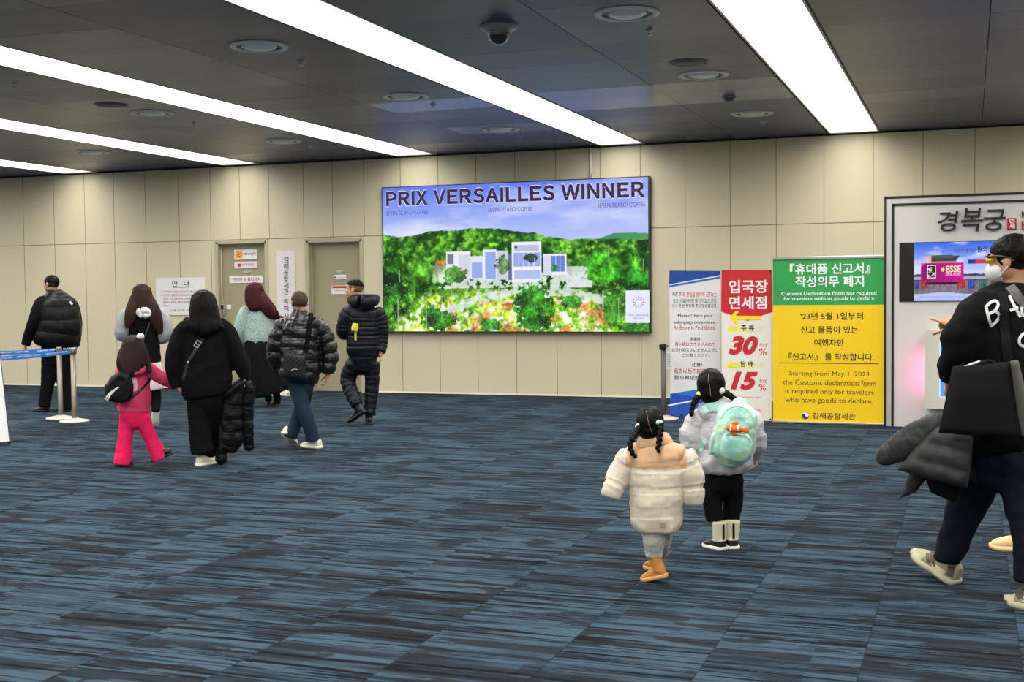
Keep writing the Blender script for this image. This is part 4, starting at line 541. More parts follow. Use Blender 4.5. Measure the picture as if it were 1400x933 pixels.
def x_banner(loc, wh, label, mat, rx=0.):
    e = empty('banner_stand', loc, label, 'banner', 'narrow banners beside the post', 0); e.rotation_euler = (rx, 0, 0)
    W, H = wh
    bm = bmesh.new(); box(bm, -W / 2, W / 2, -.0015, .0015, .012, H); obj_bm('sheet', bm, mat, e)
    bm = bmesh.new(); lathe(bm, [(0, .1), (.012, .1), (.012, H * .62), (0, H * .62)], 12, (0, .10, 0)); obj_bm('support_pole', bm, m_black, e)
    for sx in (-1, 1):
        for z0, z1 in ((.05 + H * .4, H - .02), (H * .35, .03)):
            bm = bmesh.new(); a, c = Vector((0, .1, (.05 + H * .4) if z1 > z0 else H * .35)), Vector((sx * (W / 2 - .02), .008, z1)); d = c - a; l = d.length
            lathe(bm, [(0, 0), (.006, 0), (.005, l), (0, l)], 8); bmesh.ops.transform(bm, matrix=Matrix.Translation(a) @ d.to_track_quat('Z', 'Y').to_matrix().to_4x4(), verts=bm.verts); obj_bm('spring_arm', bm, m_black, e)
            bm = bmesh.new(); ell(bm, (sx * (W / 2 - .02), -.003, z1), .011, .007, .011, sub=2); obj_bm('corner_cap', bm, m_black, e, True)
    for sx in (-1, 1):
        bm = bmesh.new(); a, c = Vector((0, .1, .16)), Vector((sx * .2, -.02 if sx < 9 else 0, .008)); d = c - a
        lathe(bm, [(0, 0), (.009, 0), (.009, d.length), (0, d.length)], 8); bmesh.ops.transform(bm, matrix=Matrix.Translation(a) @ d.to_track_quat('Z', 'Y').to_matrix().to_4x4(), verts=bm.verts)
        obj_bm('foot', bm, m_black, e)
    bm = bmesh.new(); a, c = Vector((0, .1, .16)), Vector((0, .38, .008)); d = c - a
    lathe(bm, [(0, 0), (.009, 0), (.009, d.length), (0, d.length)], 8); bmesh.ops.transform(bm, matrix=Matrix.Translation(a) @ d.to_track_quat('Z', 'Y').to_matrix().to_4x4(), verts=bm.verts); obj_bm('foot', bm, m_black, e)
    return e
YP = -.003
q = SIGNS['s1']
e = x_banner((-3.135, -2.5, 0), q['wh'], 'white banner with blue corner bands and small black and red lines of text', m_vinyl)
lines('lettering', q['k'], m_ink, e, YP, .006)
lines('red_lettering', q['r'], plain('red_print', srgb(196, 44, 44), .6), e, YP, .006)
Letters().poly(q['navy'], YP).build('navy_band', plain('navy_print', srgb(12, 68, 152), .5), e)
Letters().poly(q['blue'], YP).build('blue_band', plain('blue_print', srgb(20, 112, 200), .5), e)
Letters().poly(q['lb'], YP).build('light_blue_wave', plain('light_blue_print', srgb(26, 112, 206), .5), e)
Letters().poly(q['mid'], YP - .0004).build('dark_blue_wave', plain('deep_blue_print', srgb(16, 62, 158), .5), e)
Letters().poly(q['db'], YP - .0008).build('blue_field', plain('royal_blue_print', srgb(22, 80, 190), .5), e)
Letters().poly(q['st'], YP - .0014).build('white_stripe', plain('white_print', srgb(232, 234, 238), .5), e)
q = SIGNS['s2']
e = x_banner((-2.462, -2.75, 0), q['wh'], 'white banner with a red top, yellow arrow and large red 30 and 15', m_vinyl2)
m_sred = plain('signal_red_print', srgb(200, 30, 38), .5); m_yel = plain('yellow_print', srgb(248, 220, 0), .5); m_wt = plain('white_print', srgb(232, 234, 238), .5)
Letters().poly(q['red'], YP).build('red_field', m_sred, e)
lines('white_lettering', q['w'], m_wt, e, YP - .0008, .024)
t = Letters().poly(q['arrow'], YP - .0012); t.build('arrow', m_yel, e)
for b_ in q['pill']: gradient('yellow_bar', b_, YP, srgb(244, 228, 0), srgb(224, 221, 205), e)
lines('lettering', q['k'], m_ink, e, YP - .001, .028)
lines('red_number', q['n'], m_sred, e, YP, .055, .28)
lines('red_lettering', q['r'], plain('red_print', srgb(196, 44, 44), .6), e, YP, .004)
q = SIGNS['s3']; W, H = q['wh']
e = empty('rollup_banner', (-1.516, -2.85, 0), 'wide banner with green top and yellow field leaning against the shop wall end', 'banner')
bm = bmesh.new(); box(bm, -W / 2, W / 2, -.0015, .0015, .02, q['gz']); obj_bm('yellow_sheet', bm, plain('yellow_vinyl', srgb(238, 200, 14), .4), e)
bm = bmesh.new(); box(bm, -W / 2, W / 2, -.0016, .0016, q['gz'], H - .03); obj_bm('green_sheet', bm, plain('green_vinyl', srgb(40, 152, 76), .4), e)
bm = bmesh.new(); box(bm, -W / 2 - .004, W / 2 + .004, -.012, .012, H - .034, H); obj_bm('top_rail', bm, m_alu, e, bevel=.004)
bm = bmesh.new(); box(bm, -W / 2 - .004, W / 2 + .004, -.03, .12, .004, .03); obj_bm('cassette', bm, m_alu, e, bevel=.006)
for s in (-1, 1):
    bm = bmesh.new(); box(bm, s * .42 - .03, s * .42 + .03, -.03, .2, 0, .006); obj_bm('foot', bm, m_alu, e)
bm = bmesh.new(); lathe(bm, [(0, .02), (.01, .02), (.01, H - .02), (0, H - .02)], 12, (0, .05, 0)); obj_bm('support_pole', bm, m_alu, e)
lines('white_lettering', q['w'], m_wt, e, YP, .019); lines('white_lettering', q['w2'], m_wt, e, YP, .012)
lines('lettering', q['k'], m_ink, e, YP, .016); lines('lettering', q['k2'], m_ink, e, YP, .0); Letters().rect(q['line'], YP).build('rule_line', m_ink, e)
b_ = q['logo']; c0, c1, r_ = (b_[0] + b_[1]) / 2, (b_[2] + b_[3]) / 2, (b_[3] - b_[2]) / 2
arc = lambda cx_, cz_, r, a0, a1, n=18: [(cx_ + r * math.cos((a0 + (a1 - a0) * i / n) * D2R), cz_ + r * math.sin((a0 + (a1 - a0) * i / n) * D2R)) for i in range(n + 1)]
em = Letters().poly(arc(c0, c1, r_, 0, 350), YP).build('emblem', m_wt, e)
mk('emblem_blue', *(lambda t: (t.v, t.f))(Letters().poly(arc(c0, c1, r_, 195, 375) + arc(c0 + r_ * .42, c1 + r_ * .1, r_ * .5, 10, -150, 10) + arc(c0 - r_ * .45, c1 - r_ * .12, r_ * .46, 20, 170, 10), YP - .0008)), plain('emblem_navy', srgb(28, 48, 98), .5), em)
mk('emblem_red', *(lambda t: (t.v, t.f))(Letters().poly(arc(c0, c1, r_, 25, 150) + arc(c0 - r_ * .02, c1 - r_ * .08, r_ * .94, 145, 30), YP - .0008)), plain('emblem_red_ink', srgb(206, 40, 50), .5), em)

# ------------------------------------------------------------------ shop front at the right edge
q = SIGNS['kiosk']; KY = -2.88; kx, kz = q['o'][0], q['o'][2]; KR = 4.2
e = empty('shop_partition', (kx, KY, 0), 'white shop front wall in a black and silver frame at the right edge', 'partition wall')
fr = [f - kx for f in q['frame']]
m_gloss = plain('glossy_white_panel', srgb(206, 203, 200), .22, coat=.3); m_silver = plain('pale_silver', srgb(200, 198, 196), .3, .4)
bm = bmesh.new(); box(bm, fr[3], KR, .004, .45, 0, kz - .11); obj_bm('panel', bm, m_gloss, e)
bm = bmesh.new(); box(bm, 0, KR, .012, .46, kz - .12, kz - .002); box(bm, .0, .1, .012, .46, 0, kz - .05); obj_bm('core', bm, m_black, e)
bm = bmesh.new(); box(bm, fr[1], fr[2], -.004, .02, 0, kz - .028); box(bm, fr[2], KR, -.004, .02, kz - .085, kz - .028); obj_bm('silver_frame', bm, m_silver, e, bevel=.004)
bm = bmesh.new(); box(bm, 0, fr[1], -.006, .02, 0, kz); box(bm, 0, KR, -.006, .02, kz - .028, kz); box(bm, fr[2], fr[3], -.006, .02, 0, kz - .085); box(bm, fr[2], KR, -.006, .02, kz - .11, kz - .085); obj_bm('black_frame', bm, m_black, e)
def raised(body, b_, y, bold, shear, th, name, mat, parent, ox=0, oz=0):
    v, f = glyphs(body, bold, shear); n = len(v)
    P_ = [(b_[0] - ox + (b_[1] - b_[0]) * a, y, b_[2] - oz + (b_[3] - b_[2]) * c) for a, c in v]
    bm = bmesh.new(); vv = [bm.verts.new(p) for p in P_]
    for fc in f:
        try: bm.faces.new([vv[i] for i in fc])
        except ValueError: pass
    bmesh.ops.dissolve_limit(bm, angle_limit=.01, verts=bm.verts, edges=bm.edges)
    r = bmesh.ops.extrude_face_region(bm, geom=bm.faces[:]); bmesh.ops.translate(bm, vec=(0, -th, 0), verts=[g for g in r['geom'] if isinstance(g, bmesh.types.BMVert)])
    return obj_bm(name, bm, mat, parent)
for s, b_ in q['t']: raised(s, b_, .004, .008, .12, .025, 'brush_letter', m_ink, e, kx)
m_seal = plain('seal_red', srgb(178, 22, 34), .4)
for b_, s in ((q['seal'], '면세'), (q['seal2'], '담배')):
    bm = bmesh.new(); box(bm, b_[0] - kx, b_[1] - kx, -.016, .004, b_[2], b_[3]); sl = obj_bm('seal', bm, m_seal, e, bevel=.008)
    w_ = (b_[1] - b_[0]); t = Letters()
    for k, c_ in enumerate(s): t.add(c_, (b_[0] - kx + w_ * .2, b_[1] - kx - w_ * .2, b_[2] + (.54 - .46 * k) * (b_[3] - b_[2]), b_[2] + (.92 - .46 * k) * (b_[3] - b_[2])), -.0175, .02)
    t.build('seal_lettering', m_wt, sl)
raised('KING', (q['kk'][0], q['kk'][1] + .17, q['kk'][2], q['kk'][3]), .004, .02, 0, .01, 'small_lettering', m_ink, e, kx)
# television
tv, pc = q['tv'], q['pic']
e = empty('television', (tv[0], KY, tv[2]), 'wide wall screen with a purple cigarette advert and a black left margin', 'television')
W, H = tv[1] - tv[0], tv[3] - tv[2]
bm = bmesh.new(); box(bm, 0, W, -.012, .03, 0, H); obj_bm('bezel', bm, plain('black_glass', srgb(12, 13, 16), .15), e)
def advert():
    Hh, Ww = 150, 310; v, u = np.mgrid[0:Hh, 0:Ww]; u = u / (Ww - 1.) * 942 + 258; v = v / (Hh - 1.) * 426 + 362; s = (Hh, Ww)
    n, nf = fbm(s, 4, 21, 4, .7, 1.4), fbm(s, 26, 22, 3)
    img = lerp3((66, 108, 232), (206, 214, 252), (v - 370) / 210.); img = lerp3(img, (232, 232, 252), np.clip((n - .5) * 3.4, 0, .8))
    img = lerp3(img, lerp3((40, 44, 66), (112, 116, 140), nf), ((v > 580) & (v < 640 + 4 * nf)) * np.where((u < 320) | (u > 620), 1, 0) * (v > 585 + 16 * nf))
    img = lerp3(img, (196, 200, 224), ((v > 612) & (v < 632)) * .8)
    img = lerp3(img, lerp3((92, 82, 96), (170, 152, 160), nf), (v > 640) * 1.)
    poly = lambda a, b, y0, y1: (v > y0) & (v < y1) & (u > a + 0 * v) & (u < b)
    slope = (v - 455) / 60.
    roof = (v > 460) & (v < 506) & (u > 330 + 55 * slope + 0 * u) & (u < 596 - 45 * slope); img = lerp3(img, lerp3((206, 150, 120), (250, 200, 170), nf), roof & (u < 395))
    img = lerp3(img, (62, 66, 74), roof & (u >= 385)); img = lerp3(img, (84, 88, 92), (v > 456) & (v < 478) & (u > 396) & (u < 540)); img = lerp3(img, (232, 140, 96), (v > 500) & (v < 512) & (u > 385) & (u < 575))
    bx = (v > 513) & (v < 652) & (u > 308) & (u < 620); img = lerp3(img, lerp3((150, 12, 112), (206, 26, 148), (u - 308) / 312.), bx); img = lerp3(img, (226, 90, 180), bx & (u + v < 850))
    img = lerp3(img, (236, 230, 226), bx & (u > 354) & (u < 418) & (v > 526) & (v < 624)); img = lerp3(img, lerp3((18, 18, 26), (230, 214, 190), (nf - .45) * 6), (u > 359) & (u < 413) & (v > 531) & (v < 618))
    img = lerp3(img, (246, 214, 120), ((u - 468) / 13.) ** 2 + ((v - 560) / 16.) ** 2 < 1)
    img = lerp3(img, (44, 20, 44), (v > 652) & (v < 668) & (u > 330) & (u < 600))
    for a, b, c in ((262, 296, (30, 60, 170)), (310, 362, (206, 30, 62)), (576, 632, (206, 30, 62)), (648, 702, (36, 74, 190)), (730, 786, (30, 120, 92)), (820, 880, (206, 30, 62))):
        img = lerp3(img, lerp3(np.array(c) * .5, np.array(c), nf * 1.6), (u > a) & (u < b) & (v > 634) & (v < 704 - .15 * (u - a)) & (np.sin(u * .55) > -.75))
    img = lerp3(img, (188, 198, 250), v > 732 - 6 * np.sin(u / 60.)); img = lerp3(img, (150, 166, 240), (v > 755) & (v < 764) & (u > 300) & (u < 1000) & (np.sin(u * .9) > -.4))
    pill = ((v > 492) & (v < 522) & (u > 650) & (u < 900)); img = lerp3(img, (44, 60, 130), pill & (u < 705)); img = lerp3(img, (200, 70, 60), pill & (u >= 705))
    return np.clip(img, 0, 255)
picture('picture', advert(), pc[1] - pc[0] - .006, H - .012, -.0135, m_scr, e, x0=pc[0] - tv[0], z0=.006)
cv = lambda x0, x1, y0, y1: (pc[0] - tv[0] + (x0 - 258) / 942. * (pc[1] - pc[0]), pc[0] - tv[0] + (x1 - 258) / 942. * (pc[1] - pc[0]), H * (788 - y1) / 426., H * (788 - y0) / 426.)
Letters().add('ESSE', cv(490, 598, 533, 582), -.0155, .02).build('advert_name', glow('advert_gold', srgb(255, 232, 170), 1), e)
Letters().add('ROYAL PALACE', cv(490, 596, 590, 603), -.0155, .02).build('advert_subtitle', glow('advert_white', srgb(250, 236, 246), 1), e)
Letters().add('마음이 빚어낸', cv(550, 700, 412, 444), -.0155, .0, .15).add('왕의 담배', cv(712, 880, 400, 444), -.0155, .02, .15).build('advert_slogan', glow('advert_ink', srgb(48, 40, 92), 1), e)
# lit display case under the television
cs, bl = q['case'], q['blue']
e = empty('display_case', ((cs[0] + cs[1]) / 2, KY, cs[2]), 'pale wall case with a lit blue panel beneath the wide wall screen', 'display case'); cx = e.location[0]
bm = bmesh.new(); box(bm, cs[0] - cx, cs[1] - cx, -.16, -.0005, 0, cs[3] - cs[2]); box(bm, cs[0] - cx - .03, cs[0] - cx + .01, -.16, -.148, 0, cs[3] - cs[2]); obj_bm('body', bm, plain('ivory_laminate', srgb(204, 202, 188), .4), e, bevel=.004)
bm = bmesh.new(); box(bm, bl[0] - cx, bl[1] - cx, -.17, -.15, bl[2] - cs[2], bl[3] - cs[2]); obj_bm('lit_panel', bm, glow('blue_lit_panel', srgb(92, 156, 255), 1.1), e, bevel=.03)
bm = bmesh.new(); box(bm, bl[0] - cx - .012, bl[1] - cx + .012, -.165, -.15, bl[2] - cs[2] - .012, bl[3] - cs[2] + .012); obj_bm('lit_edge', bm, glow('white_blue_edge', srgb(206, 226, 255), 1.1), e, bevel=.03)
bm = bmesh.new(); box(bm, cs[0] - cx - .02, cs[0] - cx - .0005, -.146, -.125, .2, .6); obj_bm('side_lamp', bm, glow('pink_lamp', srgb(255, 100, 175), 24.0), e)

# ------------------------------------------------------------------ posts and belts
m_post = plain('satin_post_steel', srgb(136, 130, 119), .38, .8); m_basep = plain('cast_base', srgb(196, 190, 172), .4, .3); m_belt = plain('blue_belt', srgb(22, 112, 204), .6)
def post(loc, label, dark=False, group='barrier posts at left'):
    e = empty('barrier_post', loc, label, 'barrier post', group); pm = plain('dark_post_steel', srgb(74, 72, 70), .35, .7) if dark else m_post
    bm = bmesh.new(); lathe(bm, [(0, 0), (.178, 0), (.182, .008), (.178, .018), (.12, .03), (.05, .046), (.036, .05), (0, .05)], 40); obj_bm('base', bm, m_basep, e, True)
    bm = bmesh.new(); lathe(bm, [(.031, .045), (.031, .84), (0, .84)], 24); obj_bm('pole', bm, pm, e, True)
    bm = bmesh.new(); lathe(bm, [(.034, .84), (.036, .845), (.036, .905), (.032, .915), (0, .915)], 24); obj_bm('belt_head', bm, m_black if dark else pm, e, True)
    bm = bmesh.new(); box(bm, -.05, -.03, -.02, .02, .845, .905); obj_bm('belt_clip', bm, m_black, e, bevel=.003)
    return e
P2, P1 = (-10.423, -4.906, 0), (-10.851, -4.65, 0)
post(P2, 'right one of the two steel posts standing close together at left'); post(P1, 'left one of the two steel posts standing close together at left')
e = post((-3.462, -2.76, 0), 'dark post with black head left of the narrow banners', True, None)
bm = bmesh.new(); box(bm, .03, .06, -.015, .015, .875, .895); obj_bm('belt_clip', bm, m_black, e)
QA, QB = (-10.08, -6.8, 0), (-11.5, -5.67, 0)
def belt(a, b_, z, label):
    e = empty('barrier_belt', ((a[0] + b_[0]) / 2, (a[1] + b_[1]) / 2, z), label, 'belt', 'blue belts between the posts'); d = Vector((b_[0] - a[0], b_[1] - a[1], 0)); L = d.length - .12; t = d.normalized(); n = Vector((-t.y, t.x, 0))
    vs_, fs = [], []
    for i in range(13):
        s = i / 12 - .5; p = t * s * L + Vector((0, 0, -.012 * (1 - 4 * s * s)))
        for o_, z_ in ((.001, -.025), (.001, .025), (-.001, .025), (-.001, -.025)): vs_.append(p + n * o_ + Vector((0, 0, z_)))
        if i:
            k = 4 * i
            for j in range(4): fs.append((k - 4 + j, k - 4 + (j + 1) % 4, k + (j + 1) % 4, k + j))
    mk('webbing', vs_, fs, m_belt, e)
    v, f = glyphs('GIMHAE AIRPORT CUSTOMS', .01); V = []
    sg = 1 if (t.cross(Vector((0, 0, 1)))).dot(Vector((0, -17.4, 0)) - e.location) > 0 else -1
    for c in range(3):
        n0 = len(v) * c
        for x, y in v:
            s = (x - .5) * .5 + (-.62 + .6 * c); p = t * (sg * s) + Vector((0, 0, -.012 * (1 - 4 * (s / L) ** 2) - .004 + y * .02)) + t.cross(Vector((0, 0, 1))) * (sg * .002); V.append(p)
    mk('belt_lettering', V, [tuple(i + len(v) * c for i in fc) for c in range(3) for fc in f], m_wt, e)
belt(P2, QA, .878, 'nearer blue belt running out of the picture from the right post'); belt(P1, QB, .878, 'farther blue belt running out of the picture from the left post')
e = empty('paper_notice', (-3.455, -2.62, .60), 'small paper slip hanging beside the dark post', 'paper')
bm = bmesh.new(); box(bm, -.003, .055, -.001, .001, 0, .22); obj_bm('slip', bm, m_paper, e)
t = Letters(); [t.rect((.006, .045 - .01 * (k % 2), .03 + k * .03, .036 + k * .03), -.002) for k in range(6)]; t.build('print_line', plain('grey_ink', srgb(120, 118, 120), .6), e)
# folding board at the left edge
e = empty('folding_board', (-9.497, -7.031, 0), 'white folding floor board with dark edges at the left border', 'sign board', rz=.739)
def slab(name, p, y0, y1, th, mat):
    bm = bmesh.new(); a = [bm.verts.new((x, y0 + (y1 - y0) * z / 1.0, z)) for x, z in p]; b2 = [bm.verts.new((x, y0 + (y1 - y0) * z / 1.0 + th, z)) for x, z in p]; n = len(p)
    bm.faces.new(a); bm.faces.new(b2[::-1])
    for i in range(n): bm.faces.new([a[i], b2[i], b2[(i + 1) % n], a[(i + 1) % n]])
    return obj_bm(name, bm, mat, e)
slab('front_panel', [(-.62, .03), (-.008, .03), (-.084, 1.0), (-.56, 1.0)], 0, .2, .012, plain('white_board', srgb(222, 222, 224), .4)); slab('rear_panel', [(-.62, .03), (-.008, .03), (-.084, 1.0), (-.56, 1.0)], .46, .24, .012, m_white)
slab('edge_strip', [(-.008, .03), (.0, .02), (-.077, 1.0), (-.084, 1.0)], -.002, .198, .016, m_black)
slab('edge_strip', [(-.62, .03), (-.62, .022), (0, .022), (0, .03)], -.002, .198, .016, m_black)
for x, y in ((-.015, .006), (-.6, .006), (-.015, .465), (-.6, .465)):
    bm = bmesh.new(); box(bm, x - .014, x + .014, y - .014, y + .014, 0, .035); obj_bm('foot', bm, m_black, e, bevel=.004)
# ------------------------------------------------------------------ people: one skin body each, clothes as parts
def resample(pts, step=.02):
    P_ = np.array(pts, float); n = len(P_)
    if n == 2: k = max(2, int(np.linalg.norm(P_[1, :3] - P_[0, :3]) / step)); return P_[0] + (P_[1] - P_[0]) * np.linspace(0, 1, k + 1)[:, None]
    E_ = np.vstack([2 * P_[0] - P_[1], P_, 2 * P_[-1] - P_[-2]]); out = []
    for i in range(1, n):
        a, b_, c, d = E_[i - 1], E_[i], E_[i + 1], E_[i + 2]; k = max(2, int(np.linalg.norm(c[:3] - b_[:3]) / step))
        for t in np.linspace(0, 1, k, endpoint=False):
            q = .5 * (2 * b_ + (c - a) * t + (2 * a - 5 * b_ + 4 * c - d) * t * t + (3 * b_ - a - 3 * c + d) * t ** 3); q[3:] = np.maximum(q[3:], .25 * np.minimum(b_[3:], c[3:])); out.append(q)
    out.append(P_[-1]); return np.array(out)
def add_tube(bm, pts, ang=0., cap='r', seg=18, step=.02, rec=None):
    """closed limb or trunk along a line of (x, y, z, half width, half depth)"""
    Q = resample(pts, step); P_ = Q[:, :3]; T = np.gradient(P_, axis=0); T /= np.linalg.norm(T, axis=1)[:, None] + 1e-9
    if rec is not None:
        s = np.concatenate([[0], np.cumsum(np.linalg.norm(np.diff(P_, axis=0), axis=1))]); rec.append(np.column_stack([P_, .5 * (Q[:, 3] + Q[:, 4]), s]))
    side0 = np.array([math.cos(ang * D2R), math.sin(ang * D2R), 0.]); rows = []
    def fr(t):
        s_ = side0 - t * side0.dot(t)
        if np.linalg.norm(s_) < .35: s_ = np.cross(t, np.array([0, 0, 1.])) if abs(t[2]) < .9 else np.array([0, 1., 0]) - t * t[1]
        s_ /= np.linalg.norm(s_); return s_, np.cross(t, s_)
    def caps(i, sg):
        r = min(Q[i, 3], Q[i, 4]); o = []
        ks = ((.5, .866), (.866, .5), (.97, .2)) if cap == 'r' else ((.12, .9),)
        for a, c in ks: o.append((P_[i] + T[i] * sg * r * a, T[i], Q[i, 3] * c, Q[i, 4] * c))
        return o
    rows = caps(0, -1)[::-1] + [(P_[i], T[i], Q[i, 3], Q[i, 4]) for i in range(len(P_))] + caps(len(P_) - 1, 1)
    rings = []
    for p, t, rw, rd in rows:
        s_, d_ = fr(t)
        rings.append([bm.verts.new(p + rw * math.cos(a) * s_ + rd * math.sin(a) * d_) for a in np.arange(seg) * 2 * math.pi / seg])
    for a, b_ in zip(rings, rings[1:]):
        for i in range(seg): bm.faces.new((a[i], a[(i + 1) % seg], b_[(i + 1) % seg], b_[i]))
    bm.faces.new(rings[0][::-1]); bm.faces.new(rings[-1])
def noise_arr(co, f, seed=0.):
    f = (f, f, f) if not isinstance(f, tuple) else f
    return np.array([noise.noise(Vector((x * f[0] + seed, y * f[1], z * f[2]))) for x, y, z in co])
def finish(name, bm, mat, parent, voxel=.01, smooth=3, rec=None, quilt=None, wr=None, dec=None, warp=None):
    """weld overlapping limbs into one skin, smooth it, then press in seams and folds"""
    bmesh.ops.recalc_face_normals(bm, faces=bm.faces[:])
    me = bpy.data.meshes.new(name); bm.to_mesh(me); bm.free(); o = bpy.data.objects.new(name, me); COL.objects.link(o)
    m = o.modifiers.new('r', 'REMESH'); m.mode = 'VOXEL'; m.voxel_size = voxel
    if smooth: m = o.modifiers.new('s', 'SMOOTH'); m.iterations = smooth; m.factor = .5
    if dec: m = o.modifiers.new('d', 'DECIMATE'); m.ratio = dec
    me2 = bpy.data.meshes.new_from_object(o.evaluated_get(bpy.context.evaluated_depsgraph_get()))
    bpy.data.objects.remove(o); bpy.data.meshes.remove(me); me2.name = name
    n = len(me2.vertices); co = np.empty(n * 3, np.float32); me2.vertices.foreach_get('co', co); co = co.reshape(-1, 3).astype(float)
    if quilt or wr or warp:
        no = np.empty(n * 3, np.float32); me2.vertex_normals.foreach_get('vector', no); no = no.reshape(-1, 3); d = np.zeros(n)
        if quilt:
            A = np.vstack(rec); period, amp = quilt[:2]; sl = quilt[2] if len(quilt) > 2 else 0.
            s = np.empty(n)
            for k in range(0, n, 8000):
                c = co[k:k + 8000]; dd = ((c[:, None, :] - A[None, :, :3]) ** 2).sum(-1) / A[None, :, 3] ** 2; s[k:k + 8000] = A[dd.argmin(1), 4]
            # finer position: blend by height inside the nearest station
            ph = (s + sl * co[:, 0]) / period
            w_ = np.abs(np.sin(math.pi * ph)) ** (quilt[3] if len(quilt) > 3 else .55); d += amp * (w_ - .75) * (1 + .5 * noise_arr(co, 9., 4.))
        if wr:
            for f, a in wr: d += a * noise_arr(co, f, 2.7)
        co = co + no * d[:, None]
        if warp: co = warp(co)
        me2.vertices.foreach_set('co', co.astype(np.float32).ravel()); me2.update()
    me2.materials.clear(); me2.shade_smooth()
    return link(name, me2, parent, mat if isinstance(mat, (list, tuple)) else [mat])
def head_frame(hd):
    c, h, yaw, pitch = hd; y, p = yaw * D2R, pitch * D2R
    F = Vector((-math.sin(y) * math.cos(p), math.cos(y) * math.cos(p), math.sin(p))); R = Vector((math.cos(y), math.sin(y), 0)); U = R.cross(F)
    M = Matrix((R, F, U)).transposed()            # columns: right, forward, up
    return Vector(c), h, M
def hell(bm, hd, c, r, sub=3, rot=None):
    C, h, M = head_frame(hd)
    return ell(bm, C + M @ (Vector(c) * h), r[0] * h, r[1] * h, r[2] * h, M @ rot if rot else M, sub)
def add_head(bm, hd, neck, child=False):
    H = lambda c, r, rot=None: hell(bm, hd, c, r, 3, rot)
    C, h, M = head_frame(hd); L = lambda x, y, z: C + M @ (Vector((x, y, z)) * h)
    H((0, -.05, .12), (.335, .42, .375)); H((0, .12, -.12), (.27, .27, .36)); H((0, .2, -.36), (.15, .14, .125)); H((0, .0, -.2), (.28, .26, .2))
    H((0, .31, .105), (.21, .075, .05)); H((0, .355, -.265), (.095, .045, .032)); H((0, .35, -.3), (.085, .045, .03))
    for s in (-1, 1):
        H((s * .17, .27, -.09), (.09, .1, .07)); H((s * .335, -.03, -.03), (.035, .095, .14), Matrix.Rotation(s * 22 * D2R, 3, 'Z')); H((s * .055, .385, -.135), (.045, .05, .035))
    add_tube(bm, [tuple(L(0, .345, .05)) + (.03 * h, .03 * h), tuple(L(0, .405, -.06)) + (.042 * h, .042 * h), tuple(L(0, .43, -.12)) + (.055 * h, .052 * h)], step=.01, seg=10)
    nr = (.2 if child else .235) * h
    a = L(0, -.09, -.12); add_tube(bm, [tuple(a) + (nr, nr), tuple(Vector(a).lerp(Vector(neck), .55)) + (nr * .95, nr * .95), tuple(neck) + (nr * 1.1, nr * 1.05)], step=.02)
def add_hand(bm, wr, to, curl, side, size, fwd, point=False, nrm=None, wrist_r=None):
    """palm, four jointed fingers and a thumb leaving the side of the palm"""
    W = Vector(wr); d = (Vector(to) - W).normalized()
    n = Vector(nrm) if nrm else Vector((side, 0, 0)); n = n - d * n.dot(d)
    if n.length < .2: n = Vector((0, 1, 0)) - d * d.y
    n.normalize(); wd = n.cross(d); 
    if wd.dot(fwd) < 0: wd = -wd
    S = size; k = S * .047
    def rot(v, ang, ax): return Matrix.Rotation(ang, 3, ax) @ v
    wr_ = wrist_r or S * .14
    add_tube(bm, [tuple(W - d * S * .15) + (wr_, wr_)] + [tuple(W + d * S * t) + (a * S, a * S) for t, a in ((.02, .13), (.15, .14))], step=.01, seg=12)
    for o in (-.17, -.06, .06, .17):      # palm
        add_tube(bm, [tuple(W + d * S * .1 + wd * S * o * .7) + (.075 * S, .075 * S), tuple(W + d * S * .5 + wd * S * o) + (.066 * S, .066 * S)], step=.012, seg=10)
    ax = wd if (Matrix.Rotation(.3, 3, wd) @ d).dot(n) > 0 else -wd
    for i, (o, l) in enumerate(((.185, .40), (.063, .45), (-.06, .42), (-.175, .32))):
        cu = (curl if not (point and i == 0) else 6) * (1 + .12 * i if not point else 1)
        p = W + d * S * .5 + wd * S * o; v = rot(d, (.05 * o), n); pts = [tuple(p) + (k * 1.15, k * 1.15)]
        for seg_, ca in ((.45, .75), (.32, 1.), (.23, .7)):
            v = rot(v, cu * ca * D2R, ax); p = p + v * S * l * seg_; pts.append(tuple(p) + (k * (1.08 - .25 * (seg_ < .4) * 1), k * (1.05 - .2 * (seg_ < .3))))
        add_tube(bm, pts, step=.008, seg=8)
    p = W + d * S * .12 + wd * S * .15; v = (d * .55 + wd * .75 + n * .35).normalized(); pts = [tuple(p) + (k * 1.5, k * 1.5)]
    for l, bend in ((.24, 0), (.2, -.45), (.16, -.35)):
        v = rot(v, bend * (1 if n.cross(d).dot(wd) > 0 else -1), n); v = (v + n * .12).normalized(); p = p + v * S * l; pts.append(tuple(p) + (k * 1.15, k * 1.1))
    add_tube(bm, pts, step=.008, seg=8)
